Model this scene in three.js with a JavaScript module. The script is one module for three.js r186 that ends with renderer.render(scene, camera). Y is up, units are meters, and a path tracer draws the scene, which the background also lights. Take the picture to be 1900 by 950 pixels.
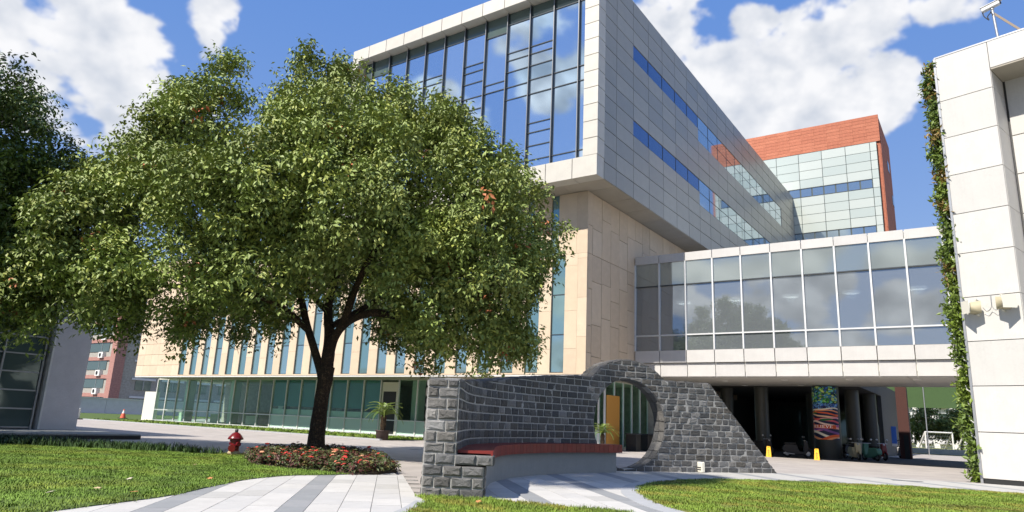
import * as THREE from 'three';
import { mergeGeometries } from 'three/addons/utils/BufferGeometryUtils.js';
import { RoundedBoxGeometry } from 'three/addons/geometries/RoundedBoxGeometry.js';
import { createNoise3D, createNoise2D } from 'simplex-noise';

// ---------------------------------------------------------------- camera, sky, sun, exposure
const scene = new THREE.Scene();
const R = Math.PI / 180;
const camera = new THREE.PerspectiveCamera(40.97, 2, 0.1, 2500);
camera.position.set(0, 1.45, 0);
camera.rotation.set(13.598 * R, 34.655 * R, 2.432 * R, 'YXZ');
scene.add(camera);

const renderer = new THREE.WebGLRenderer({ antialias: true });
renderer.toneMapping = THREE.LinearToneMapping;
renderer.toneMappingExposure = 1.45;
renderer.shadowMap.enabled = true;

const sunTravel = new THREE.Vector3(0.2, -1.1, -1).normalize();      // the way the light travels
const sun = new THREE.DirectionalLight(new THREE.Color().setRGB(1.0, 0.93, 0.83), 5.0);
sun.name = 'sun';
sun.position.set(-20, 0, -30).addScaledVector(sunTravel, -120);
sun.target.position.set(-20, 0, -30);
sun.castShadow = true;
sun.shadow.mapSize.set(4096, 4096);
Object.assign(sun.shadow.camera, { left: -90, right: 90, top: 90, bottom: -90, near: 1, far: 300 });
scene.add(sun, sun.target);

function mulberry(a) {
  return () => { a |= 0; a = a + 0x6D2B79F5 | 0; let t = Math.imul(a ^ a >>> 15, 1 | a); t = t + Math.imul(t ^ t >>> 7, 61 | t) ^ t; return ((t ^ t >>> 14) >>> 0) / 4294967296; };
}
const rnd = mulberry(7);
const rr = (a, b) => a + (b - a) * rnd();
const n3 = createNoise3D(mulberry(11)), n2 = createNoise2D(mulberry(12));
const sstep = (a, b, x) => { const t = Math.min(1, Math.max(0, (x - a) / (b - a))); return t * t * (3 - 2 * t); };
const mix = (a, b, t) => a + (b - a) * t;

// the sky: blue air and fair-weather cumulus, given by azimuth and elevation in degrees
(function makeSky() {
  const W = 3072, Hh = 1536, data = new Float32Array(W * Hh * 4);
  const blobs = [
    [-77, 25, 7, 5, 1.15], [-71, 26, 4.6, 3.6, 1.15], [-67.6, 24.4, 3.8, 3.4, 1.15], [-71, 21.5, 8, 3.6, 1.1], [-80, 22, 9, 6, 1.1], [-66, 20.5, 4, 2.4, .9],
    [-61.8, 31, 1.3, 1.9, .30], [-61.4, 28.8, .9, 1.5, .16],
    [-22.5, 35, 5.5, 3.4, 1.2], [-20.5, 31, 4.6, 4, 1], [-17, 27.6, 5.4, 4, 1.35], [-12, 26.4, 5.4, 3.8, 1.4], [-8.4, 27.6, 4, 4, 1.3], [-5.8, 25, 3.6, 3.4, 1.2], [-5.5, 29.5, 2.6, 2.4, .85], [-14.5, 31, 2, 1.8, .8], [-13, 23.5, 6, 2.4, .85], [-9, 24.5, 5, 3, 1.2],
    [1.4, 29.8, 2.4, 1.1, .5], 
    // behind the camera, mirrored in the glass fronts
    [-163, 11.5, 4, 2.2, 1], [-157, 13, 4, 2.4, 1], [-152, 10, 4, 1.8, 1], [-168, 14, 4.5, 2.6, 1], [-170, 9, 4, 1.6, .9], [-160, 7, 5, 1.3, .9], [-174, 6.5, 4, 1.2, .9], [-150, 5.5, 5, 1.1, .9], [-164, 4.2, 7, .9, .9], [-176, 12, 4, 2, 1], [-148, 14.5, 3.5, 1.6, .9], [-138, 24, 5, 3, 1], [-149, 28, 4.5, 2.6, 1], [-143, 33, 6, 2.2, .9], [-156, 21, 6, 2, .85], [-133, 15, 7, 3, .9], [-153, 36, 5, 2.4, .9], [-128, 30, 5, 4, .9],
  ];
  const q = mulberry(5);
  for (let i = 0; i < 26; i++) {
    const az = 12 + q() * 265, el = 6 + Math.pow(q(), 1.3) * 52, s = 3 + q() * 6;
    const a = az > 180 ? az - 360 : az;
    if (a > -178 && a < -125 && el < 40) continue;
    for (let k = 0; k < 3; k++) blobs.push([a + (q() - .5) * 2.4 * s, el + (q() - .5) * s * .8, s * (.6 + q() * .5), s * (.35 + q() * .25), .7 + q() * .35]);
  }
  const fbm = (x, y, z) => { let s = 0, a = .5; for (let o = 0; o < 6; o++) { s += a * n3(x, y, z); x *= 2.05; y *= 2.05; z *= 2.05; a *= .52; } return s; };
  const col = [0, 0, 0], grey = az => sstep(-122, -132, az) ;
  for (let j = 0; j < Hh; j++) {
    const el = ((j + .5) / Hh - .5) * Math.PI, ed = el / R, cy = Math.sin(el), ce = Math.cos(el);
    const t = Math.max(0, cy);
    const g = Math.pow(1 - t, 3.2);
    col[0] = mix(.078, .34, g); col[1] = mix(.185, .46, g); col[2] = mix(.48, .62, g);
    if (ed < 0) { col[0] = .30; col[1] = .33; col[2] = .36; }
    const near = blobs.filter(b => Math.abs(ed - b[1]) < b[3] * 1.9 + 2);
    for (let i = 0; i < W; i++) {
      const ph = ((i + .5) / W - .5) * 2 * Math.PI, dx = Math.cos(ph) * ce, dz = Math.sin(ph) * ce;
      let r = col[0], gg = col[1], b = col[2];
      if (ed > 0 && near.length) {
        const az = Math.atan2(dx, -dz) / R;
        let d = -1;
        for (const bl of near) {
          let da = az - bl[0]; if (da > 180) da -= 360; if (da < -180) da += 360;
          const u = da * ce / (bl[2] * .9), v = (ed - bl[1]) / bl[3], q2 = u * u + v * v;
          if (q2 < 4.5) { const s = bl[4] * (1 - q2 * .8); if (s > d) d = s; }
        }
        if (d > -1) {
          const f = fbm(dx * 9, cy * 13, dz * 9), f2 = fbm(dx * 5 + 7, cy * 8, dz * 5 + 3);
          const den = d * .8 + f * 1.05 + f2 * .35 + .02;
          const a = sstep(0, .44, den) * .97;
          const shade = Math.min(1, Math.max(0, .74 + fbm(dx * 12 + 3, cy * 16 + .25, dz * 12) * .75));
          const lo = mix(1, .42, grey(az)), sh = mix(shade, Math.pow(shade, 1.7), grey(az)), cr = mix(.38 * lo, .68, sh), cg = mix(.42 * lo, .68, sh), cb = mix(.49 * lo, .69, sh);
          r = mix(r, cr, a); gg = mix(gg, cg, a); b = mix(b, cb, a);
        }
      }
      const o = (j * W + i) * 4; data[o] = r; data[o + 1] = gg; data[o + 2] = b; data[o + 3] = 1;
    }
  }
  const tx = new THREE.DataTexture(data, W, Hh, THREE.RGBAFormat, THREE.FloatType);
  tx.mapping = THREE.EquirectangularReflectionMapping; tx.magFilter = THREE.LinearFilter; tx.minFilter = THREE.LinearFilter; tx.wrapS = THREE.RepeatWrapping; tx.needsUpdate = true;
  scene.background = tx; scene.environment = tx;
})();

// ---------------------------------------------------------------- helpers
const used = {};
function numbered(n) { const k = used[n] = (used[n] ?? -1) + 1; return k ? n + '_' + String(k).padStart(3, '0') : n; }
function tag(o, label, category, group, kind) {
  if (label) o.userData.label = label; if (category) o.userData.category = category; if (group) o.userData.group = group; if (kind) o.userData.kind = kind;
  return o;
}
function thing(name, label, category, pos = [0, 0, 0], turn = 0, group) {
  const o = new THREE.Group(); o.name = numbered(name); o.position.set(...pos); o.rotation.y = turn; scene.add(o);
  return tag(o, label, category, group);
}
function mesh(parent, name, geo, m, x = 0, y = 0, z = 0, rx = 0, ry = 0, rz = 0) {
  const o = new THREE.Mesh(geo, m); o.name = parent === scene ? numbered(name) : name; o.position.set(x, y, z); o.rotation.set(rx, ry, rz);
  o.castShadow = o.receiveShadow = true; parent.add(o); return o;
}
const structure = (name, geo, m, y = 0) => tag(mesh(scene, name, geo, m, 0, y, 0), null, null, null, 'structure');
function copy(o, pos, turn, label) {
  const c = o.clone(); c.name = numbered(o.name.replace(/_\d{3}$/, '')); c.userData = { ...o.userData }; if (label) c.userData.label = label;
  c.position.set(...pos); if (turn !== undefined) c.rotation.y = turn; scene.add(c); return c;
}
const boxCache = new Map();
function bx(w, h, d) {                                                // a box with uv in metres
  const k = [w, h, d].map(v => v.toFixed(3)).join();
  if (boxCache.has(k)) return boxCache.get(k);
  const g = new THREE.BoxGeometry(w, h, d), uv = g.attributes.uv, s = [[d, h], [d, h], [w, d], [w, d], [w, h], [w, h]];
  for (let i = 0; i < 24; i++) uv.setXY(i, uv.getX(i) * s[i >> 2][0], uv.getY(i) * s[i >> 2][1]);
  boxCache.set(k, g); return g;
}
const bxAt = (w, h, d, x, y, z, ry = 0, rx = 0, rz = 0) => { const g = bx(w, h, d).clone(); g.rotateX(rx); g.rotateZ(rz); g.rotateY(ry); return g.translate(x, y, z); };
const span = (x0, x1, y0, y1, z0, z1) => bxAt(x1 - x0, y1 - y0, z1 - z0, (x0 + x1) / 2, (y0 + y1) / 2, (z0 + z1) / 2);
function rod(a, b, r0, r1 = r0, seg = 8) {
  const A = new THREE.Vector3(...a), B = new THREE.Vector3(...b), d = B.clone().sub(A), g = new THREE.CylinderGeometry(r1, r0, d.length(), seg);
  g.applyQuaternion(new THREE.Quaternion().setFromUnitVectors(new THREE.Vector3(0, 1, 0), d.clone().normalize()));
  const m = A.add(B).multiplyScalar(.5); return g.translate(m.x, m.y, m.z);
}
const plain = g => { const o = g.index ? g.toNonIndexed() : g.clone(); for (const k of Object.keys(o.attributes)) if (!['position', 'normal', 'uv'].includes(k)) o.deleteAttribute(k); if (!o.attributes.uv) o.setAttribute('uv', new THREE.BufferAttribute(new Float32Array(o.attributes.position.count * 2), 2)); return o; };
const join = list => mergeGeometries(list.map(plain));
function lathe(pts, seg = 20) { return new THREE.LatheGeometry(pts.map(p => new THREE.Vector2(...p)), seg); }
const spline = (pts, n, closed = false) => new THREE.CatmullRomCurve3(pts.map(p => new THREE.Vector3(p[0], 0, p[1])), closed, 'centripetal').getPoints(n).map(p => [p.x, p.z]);
function slabGeo(poly, y0, y1) {                                      // a plan polygon [x,z] as a block from y0 to y1, uv in metres
  const s = new THREE.Shape(poly.map(([x, z]) => new THREE.Vector2(x, -z)));
  const g = new THREE.ExtrudeGeometry(s, { depth: y1 - y0, bevelEnabled: false }); g.rotateX(-Math.PI / 2); return g.translate(0, y0, 0);
}
function inside(p, poly) { let c = false; for (let i = 0, j = poly.length - 1; i < poly.length; j = i++) { const [a, b] = poly[i], [d, e] = poly[j]; if ((b > p[1]) !== (e > p[1]) && p[0] < (d - a) * (p[1] - b) / (e - b) + a) c = !c; } return c; }
function clipHalf(poly, a, b, c) {                                    // keeps a*u + b*v <= c
  const out = []; for (let i = 0; i < poly.length; i++) {
    const p = poly[i], q = poly[(i + 1) % poly.length], dp = a * p[0] + b * p[1] - c, dq = a * q[0] + b * q[1] - c;
    if (dp <= 0) out.push(p); if ((dp < 0 && dq > 0) || (dp > 0 && dq < 0)) { const t = dp / (dp - dq); out.push([p[0] + (q[0] - p[0]) * t, p[1] + (q[1] - p[1]) * t]); }
  } return out;
}
const area = p => { let s = 0; for (let i = 0; i < p.length; i++) { const a = p[i], b = p[(i + 1) % p.length]; s += a[0] * b[1] - b[0] * a[1]; } return s / 2; };

// ---------------------------------------------------------------- materials
function noiseTex(n, fn, srgb = true) {
  const d = new Uint8Array(n * n * 4);
  for (let j = 0; j < n; j++) for (let i = 0; i < n; i++) { const c = fn(i / n, j / n), o = (j * n + i) * 4; for (let k = 0; k < 3; k++) d[o + k] = Math.max(0, Math.min(255, 255 * (c.length ? c[k] : c))); d[o + 3] = 255; }
  const t = new THREE.DataTexture(d, n, n); t.wrapS = t.wrapT = THREE.RepeatWrapping; t.magFilter = THREE.LinearFilter; t.minFilter = THREE.LinearMipmapLinearFilter; t.generateMipmaps = true;
  if (srgb) t.colorSpace = THREE.SRGBColorSpace; t.needsUpdate = true; return t;
}
// tileable noise from a torus-like blend
const tn = (u, v, f, s) => { const a = n3(u * f, v * f, s), b = n3((u - 1) * f, v * f, s), c = n3(u * f, (v - 1) * f, s), d = n3((u - 1) * f, (v - 1) * f, s); return mix(mix(a, b, u), mix(c, d, u), v); };
const tf = (u, v, f, s) => tn(u, v, f, s) * .55 + tn(u, v, f * 2.3, s + 5) * .3 + tn(u, v, f * 5.1, s + 9) * .2 + tn(u, v, f * 13, s + 13) * .14;
const rep = (t, s) => { const c = t.clone(); c.repeat.set(1 / s, 1 / s); c.offset.set(rnd(), rnd()); c.needsUpdate = true; return c; };
const grainT = noiseTex(256, (u, v) => .86 + .13 * tf(u, v, 8, 1));
const blotchT = noiseTex(512, (u, v) => .93 + .045 * tf(u, v, 4, 2) + .02 * tn(u, v, 60, 3));
const streakT = noiseTex(512, (u, v) => .93 + .035 * tf(u, v, 4, 2) + .05 * tn(u * 1, v, 40, 71) * Math.max(0, tn(u, v, 3, 72)) + .008 * tn(u, .5, 46, 73) + .015 * tn(u, v, 90, 3));
const roadT = noiseTex(1024, (u, v) => { const crack = Math.abs(tn(u, v, 5, 31)) < .006 ? -.06 : 0; return .86 + .10 * tf(u, v, 5, 21) + .05 * tn(u, v, 150, 7) + crack; });
const roughT = noiseTex(256, (u, v) => .5 + .5 * tf(u, v, 10, 41), false);
const barkT = noiseTex(512, (u, v) => { const r = Math.abs(tn(u, v, 22, 51) * .6 + tn(u, v, 9, 52) * .5); const p = sstep(.32, .6, tn(u, v, 6, 55)); const k = .50 + .5 * Math.min(1, r * 2) + .25 * p; return [k * .95, k * .86, k * .72]; });
const barkB = noiseTex(512, (u, v) => Math.min(1, Math.abs(tn(u, v, 22, 51) * .6 + tn(u, v, 9, 52) * .5) * 2), false);
const lawnT = noiseTex(512, (u, v) => { const k = .8 + .2 * tf(u, v, 14, 61); return [k, k, k * .9]; });
const lin = (r, g, b) => new THREE.Color().setRGB(r, g, b);
const std = (c, roughness, o = {}) => new THREE.MeshStandardMaterial({ color: lin(...c), roughness, ...o });
const phy = (c, roughness, o = {}) => new THREE.MeshPhysicalMaterial({ color: lin(...c), roughness, ...o });
const M = {
  road: std([.52, .475, .44], .92, { map: rep(roadT, 9) }),
  earth: std([.22, .20, .16], 1, { map: rep(roadT, 14) }),
  soil: std([.09, .065, .04], 1, { map: rep(grainT, 1.5) }),
  lawn: std([.11, .18, .028], 1, { map: rep(lawnT, 2.2) }),
  lawnDry: std([.22, .25, .045], 1, { map: rep(lawnT, 2.6) }),
  paveW: [std([.50, .49, .46], .88, { map: rep(blotchT, 1.4) }), std([.58, .565, .53], .85, { map: rep(blotchT, 2.1) }), std([.61, .595, .56], .85, { map: rep(blotchT, 2.6) }), std([.555, .545, .52], .85, { map: rep(blotchT, 1.7) })],
  paveG: [std([.30, .31, .315], .85, { map: rep(blotchT, 2.1) }), std([.33, .335, .34], .85, { map: rep(blotchT, 1.6) })],
  kerb: std([.43, .44, .45], .85, { map: rep(blotchT, 1.9) }),
  bed: std([.20, .20, .19], .95),
  concrete: std([.30, .31, .30], .9, { map: rep(blotchT, 1.6) }),
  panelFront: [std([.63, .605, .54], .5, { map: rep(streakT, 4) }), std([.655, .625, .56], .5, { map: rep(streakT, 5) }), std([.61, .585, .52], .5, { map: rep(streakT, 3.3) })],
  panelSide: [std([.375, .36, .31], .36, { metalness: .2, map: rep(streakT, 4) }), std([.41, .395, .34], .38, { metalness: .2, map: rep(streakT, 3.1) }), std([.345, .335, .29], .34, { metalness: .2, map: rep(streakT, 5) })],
  core: std([.10, .10, .10], .9),
  soffit: std([.45, .41, .34], .7, { map: rep(blotchT, 4) }),
  stone: [std([.69, .55, .395], .85, { map: rep(blotchT, 2.7) }), std([.72, .585, .43], .85, { map: rep(blotchT, 3.3) }), std([.66, .53, .385], .85, { map: rep(blotchT, 2.1) }), std([.70, .565, .41], .85, { map: rep(blotchT, 3.9) })],
  glassBlue: [phy([.52, .68, .84], .03, { metalness: .9 }), phy([.60, .74, .87], .035, { metalness: .9 }), phy([.45, .62, .80], .03, { metalness: .9 })],
  glassTeal: [phy([.24, .38, .40], .04, { metalness: .6 }), phy([.20, .34, .36], .05, { metalness: .6 }), phy([.28, .42, .46], .04, { metalness: .65 })],
  glassDeep: phy([.10, .18, .34], .06, { metalness: .75 }),
  glassSide: phy([.42, .52, .58], .04, { metalness: .85 }),
  glassBridge: phy([.46, .51, .55], .02, { metalness: .66, transmission: 1, thickness: 0, ior: 1.5 }),
  glassBridgeTop: phy([.50, .56, .555], .05, { metalness: .68, transmission: .8, thickness: 0 }),
  glassClear: phy([.80, .93, .87], .02, { metalness: 0, specularIntensity: .45, transmission: 1, thickness: 0, ior: 1.5 }),
  glassFrost: phy([.62, .80, .71], .5, { transmission: .25, thickness: 0 }),
  glassDark: phy([.10, .14, .13], .04, { metalness: .3 }),
  glassTower: [phy([.52, .57, .52], .12, { metalness: .2 }), phy([.56, .60, .545], .14, { metalness: .2 }), phy([.49, .545, .50], .10, { metalness: .2 })],
  tower: std([.05, .07, .07], .6),
  terracotta: [std([.56, .19, .105], .8, { map: rep(grainT, 2) }), std([.53, .175, .097], .8, { map: rep(grainT, 2.7) }), std([.59, .205, .115], .8, { map: rep(grainT, 1.6) })],
  white: std([.80, .80, .78], .55, { map: rep(blotchT, 5) }),
  whitePanel: [std([.635, .62, .585], .5, { map: rep(streakT, 4) }), std([.605, .595, .565], .5, { map: rep(streakT, 5.3) }), std([.655, .64, .605], .5, { map: rep(streakT, 3.4) })],
  bridgePanel: [std([.62, .61, .59], .42, { map: rep(streakT, 4) }), std([.60, .59, .575], .42, { map: rep(streakT, 5.3) }), std([.64, .63, .61], .42, { map: rep(streakT, 3.4) })],
  ceilDark: std([.50, .49, .46], .5),
  lampGlow: std([.8, .8, .78], .5, { emissive: lin(1, .95, .85), emissiveIntensity: 1.6 }),
  inner: std([.13, .125, .11], .9),
  frame: std([.70, .71, .71], .4, { metalness: .3 }),
  frameDark: std([.055, .065, .075], .45, { metalness: .4 }),
  dark: std([.016, .017, .017], .6),
  blind: std([.12, .24, .27], .9),
  cream: std([.66, .64, .55], .85),
  orange: std([.52, .25, .045], .6),
  redWood: [std([.25, .023, .015], .5, { map: rep(grainT, .5) }), std([.22, .02, .013], .5, { map: rep(grainT, .4) }), std([.28, .028, .017], .5, { map: rep(grainT, .6) })],
  bark: std([.115, .088, .064], .95, { map: rep(barkT, 1.6), bumpMap: rep(barkB, 1.6), bumpScale: .03 }),
  leaf: std([.19, .245, .065], .58, { side: THREE.DoubleSide }),
  leafWall: std([.12, .21, .03], .5, { side: THREE.DoubleSide }),
  grass: std([.165, .27, .035], .6, { side: THREE.DoubleSide }),
  rock: new THREE.MeshStandardMaterial({ color: lin(1, 1, 1), roughness: .85, vertexColors: true, map: rep(grainT, .35), bumpMap: rep(roughT, .22), bumpScale: .014 }),
  mortar: std([.47, .465, .44], .95, { map: rep(grainT, .5) }),
  hydrant: phy([.15, .008, .012], .3, { clearcoat: .5 }),
  metal: std([.45, .46, .47], .4, { metalness: .7 }),
  rubber: std([.018, .018, .018], .8),
  yellow: std([.78, .42, .02], .5),
  beige: std([.44, .39, .26], .6),
  pink: std([.52, .27, .23], .9, { map: rep(grainT, 3) }),
  greyWall: std([.48, .46, .41], .9, { map: rep(grainT, 4) }),
  lavender: std([.67, .655, .68], .8, { map: rep(blotchT, 4) }),
};

// ---------------------------------------------------------------- the ground
structure('ground', new THREE.PlaneGeometry(1600, 1600).rotateX(-Math.PI / 2), M.earth, -.03);
{
  const p = new THREE.PlaneGeometry(150, 110).rotateX(-Math.PI / 2), uv = p.attributes.uv, ps = p.attributes.position;
  p.translate(-45, 0, -32); for (let i = 0; i < 4; i++) uv.setXY(i, ps.getX(i), ps.getZ(i));
  structure('road', p, M.road, 0);
}
// lawns: plan outlines in metres
const lawnLeft = spline([[-9.2, -1], [-10.0, -3.4], [-10.63, -5.06], [-11.25, -6.66], [-12.31, -8.23], [-13.15, -9.66], [-13.42, -10.85], [-13.1, -12.1], [-13.2, -13.9], [-15.2, -15.6], [-18.4, -17.9], [-20.6, -18.3], [-21.2, -16.8], [-20.8, -14.2], [-23.6, -13.5], [-25.65, -12.75], [-28.5, -12.0], [-30.2, -11.05], [-34.5, -8]], 140).concat([[-34.5, 4], [-9.2, 4]]);
const lawnRight = spline([[9, -25.2], [4, -25.5], [.6, -25.34], [-1.34, -24.97], [-3.37, -24.0], [-4.98, -22.9], [-6.7, -21.2], [-7.4, -19.15], [-7.33, -17.0], [-6.72, -15.2], [-6.17, -14.2], [-5.34, -13.05], [-4.7, -12.4], [-3, -11.2], [0, -10.2], [9, -9.5]], 120);
const lawnFront = [[-8.95, -10.18], ...spline([[-8.3, -9.7], [-7.75, -8.8], [-7.1, -7.6], [-6, -6]], 16), [-3, -7], [-3.2, -9.2], ...spline([[-5.1, -11.35], [-5.7, -11.3], [-6.3, -11.05], [-7.1, -10.9], [-7.75, -10.85]], 16), [-7.83, -10.8]];
const lawns = [lawnLeft, lawnRight, lawnFront];
function offsetBand(line, w) {                                        // a band along an open line, on its right-hand side
  const a = [], b = [];
  for (let i = 0; i < line.length; i++) {
    const p = line[Math.max(0, i - 1)], q = line[Math.min(line.length - 1, i + 1)]; let dx = q[0] - p[0], dz = q[1] - p[1]; const l = Math.hypot(dx, dz) || 1;
    a.push(line[i]); b.push([line[i][0] - dz / l * w, line[i][1] + dx / l * w]);
  } return a.concat(b.reverse());
}
function lawnThing(name, label, poly, m) { const o = mesh(scene, name, slabGeo(poly, -.02, .055), m); return tag(o, null, null, null, 'structure'); }
lawnThing('lawn', '', lawnLeft, M.lawn); lawnThing('lawn', '', lawnRight, M.lawnDry); lawnThing('lawn', '', lawnFront, M.lawnDry);
structure('grass_verge', slabGeo([[-76, -32.6], [-31.7, -32.0], [-31.5, -36], [-33, -38.3], [-76, -38.3]], -.02, .06), M.lawn);
structure('verge_kerb', slabGeo([[-76, -32.35], [-31.3, -31.75], [-31.3, -31.98], [-76, -32.58]], -.02, .09), M.kerb);
structure('far_lawn', slabGeo([[-119, -30], [-76.2, -33], [-76.2, -40], [-119, -84]], -.02, .04), M.lawn);
structure('sports_field', slabGeo([[-40, -84], [70, -78], [90, -170], [-60, -170]], -.02, .01), M.lawnDry);
structure('painted_shade_floor', slabGeo([[-19.2, -45.9], [1.5, -45.9], [1.5, -61.5], [-19.2, -64]], -.02, .006), std([.06, .06, .058], .95, { map: rep(roadT, 5) }));  // dark sheet over the road, painting in the shade beneath the bridge
// kerb bands along the lawns, laid flush in the paving
structure('kerb_band', slabGeo(offsetBand(lawnLeft.slice(0, 64), -.16), .0, .044), M.kerb);
structure('kerb_band', slabGeo(offsetBand(lawnRight.slice(8, 118), .42), .0, .044), M.kerb);
structure('kerb_band', slabGeo(offsetBand(lawnFront.slice(1, 16), .2), .0, .045), M.kerb);
structure('kerb_band', slabGeo(offsetBand(lawnFront.slice(19, 37), -.18).map(p => p), .0, .045), M.kerb);

// ---------------------------------------------------------------- plan of the garden wall (inner face), by arc length s
const wallPts = [[-8.39, -10.54], [-10.55, -14.0], [-11.15, -17.4], [-10.45, -20.8], [-9.31, -22.75], [-6.56, -27]];
const wallTab = (() => {
  const Q = [[2 * wallPts[0][0] - wallPts[1][0], 2 * wallPts[0][1] - wallPts[1][1]], ...wallPts, [2 * wallPts[5][0] - wallPts[4][0], 2 * wallPts[5][1] - wallPts[4][1]]], out = [];
  for (let i = 0; i < 5; i++) { const [a, b, c, d] = Q.slice(i, i + 4); for (let k = 0; k < 200; k++) { const t = k / 200, f = j => .5 * (2 * b[j] + (c[j] - a[j]) * t + (2 * a[j] - 5 * b[j] + 4 * c[j] - d[j]) * t * t + (3 * b[j] - a[j] - 3 * c[j] + d[j]) * t * t * t); out.push([f(0), f(1)]); } }
  out.push(wallPts[5]); const L = [0]; for (let i = 1; i < out.length; i++) L.push(L[i - 1] + Math.hypot(out[i][0] - out[i - 1][0], out[i][1] - out[i - 1][1]));
  return { p: out, L, len: L[L.length - 1] };
})();
function wallAt(s, d = 0) {                                           // plan point at arc length s, d metres in front of the inner face
  const { p, L } = wallTab; let lo = 0, hi = L.length - 2; while (lo < hi) { const m = (lo + hi + 1) >> 1; if (L[m] <= s) lo = m; else hi = m - 1; }
  const t = (s - L[lo]) / (L[lo + 1] - L[lo]), a = p[lo], b = p[lo + 1], h = Math.max(0, lo - 12), k = Math.min(p.length - 1, lo + 13);
  let dx = p[k][0] - p[h][0], dz = p[k][1] - p[h][1]; const l = Math.hypot(dx, dz); dx /= l; dz /= l;
  return [a[0] + (b[0] - a[0]) * t - dz * d, a[1] + (b[1] - a[1]) * t + dx * d];
}
// inner normal (-dz, dx): with the tangent (-.5,-.85) that is (+.85,-.5)

// ---------------------------------------------------------------- paving slabs in 45 degree courses
const paveTh = 46 * R, pd = [Math.cos(paveTh), Math.sin(paveTh)], pn = [pd[1], -pd[0]];
{
  const wallLine = []; for (let s = .3; s <= 18.3; s += .6) wallLine.push(wallAt(s, -.25));
  const region = [[-9.0, -1], ...lawnLeft.slice(6, 64), [-13.0, -12.4], [-12.35, -13.45], [-9.0, -10.2], [-8.7, -10.6], ...wallLine, [-6.4, -27.2], [-4.05, -29.0], [-.77, -29.95], [9, -31.4], [9, -5], [2, -1]];
  const path = new THREE.Group(); path.name = 'footpath'; path.userData.kind = 'structure'; scene.add(path);
  mesh(path, 'bedding', slabGeo(region, -.02, .018), M.bed);
  const toUV = p => [p[0] * pd[0] + p[1] * pd[1], p[0] * pn[0] + p[1] * pn[1]], toXZ = q => [q[0] * pd[0] + q[1] * pn[0], q[0] * pd[1] + q[1] * pn[1]];
  const rg = region.map(toUV), bandAt = k => 2.68 + 1.853 * k - (k < -1 ? .51 : 0), list = [];
  for (let k = -8; k < 12; k++) for (let c = 0; c < (k === -2 ? 5 : 4); c++) {
    const v0 = bandAt(k) + (c ? .4 + (c - 1) * .4843 : 0), v1 = bandAt(k) + .4 + c * .4843;
    for (let u = -40 + (c % 2) * .45 + (k % 3) * .2; u < 14; u += .9) {
      let q = rg; for (const [a, b, e] of [[-1, 0, -(u + .005)], [1, 0, u + .895], [0, -1, -(v0 + .005)], [0, 1, v1 - .005]]) { q = clipHalf(q, a, b, e); if (q.length < 3) break; }
      if (q.length < 3 || Math.abs(area(q)) < .004) continue;
      const w = q.map(toXZ), mid = [w.reduce((s, p) => s + p[0], 0) / w.length, w.reduce((s, p) => s + p[1], 0) / w.length];
      if (lawns.some(l => w.every(p => inside(p, l)))) continue;
      const f = -mid[0] * .5687 - mid[1] * .8225, side = mid[0] * .8225 - mid[1] * .5687;          // rough check that it lies in view
      if (f < 5 || Math.abs(side) > f * .85 + 1) continue;
      list.push({ w, grey: c === 0, d: Math.hypot(...mid), mid });
    }
  }
  list.sort((a, b) => a.d - b.d);
  const rest = { g: [], w: [] };
  list.forEach((t, i) => {
    const g = slabGeo(t.w, .012, .036 + rr(-.0015, .0015));
    if (i < 300) mesh(path, t.grey ? 'grey_paving_slab' : 'paving_slab', g, t.grey ? M.paveG[i % 2] : M.paveW[(i * 7 + (i >> 2)) % 9 === 0 ? 0 : 1 + i % 3]); else rest[t.grey ? 'g' : 'w'].push(g);
  });
  if (rest.w.length) mesh(path, 'distant_paving', join(rest.w), M.paveW[0]).userData.kind = 'stuff';
  if (rest.g.length) mesh(path, 'distant_grey_paving', join(rest.g), M.paveG[0]).userData.kind = 'stuff';
}

// ---------------------------------------------------------------- the office building
const pick = a => a[Math.floor(rnd() * a.length)];
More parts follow.
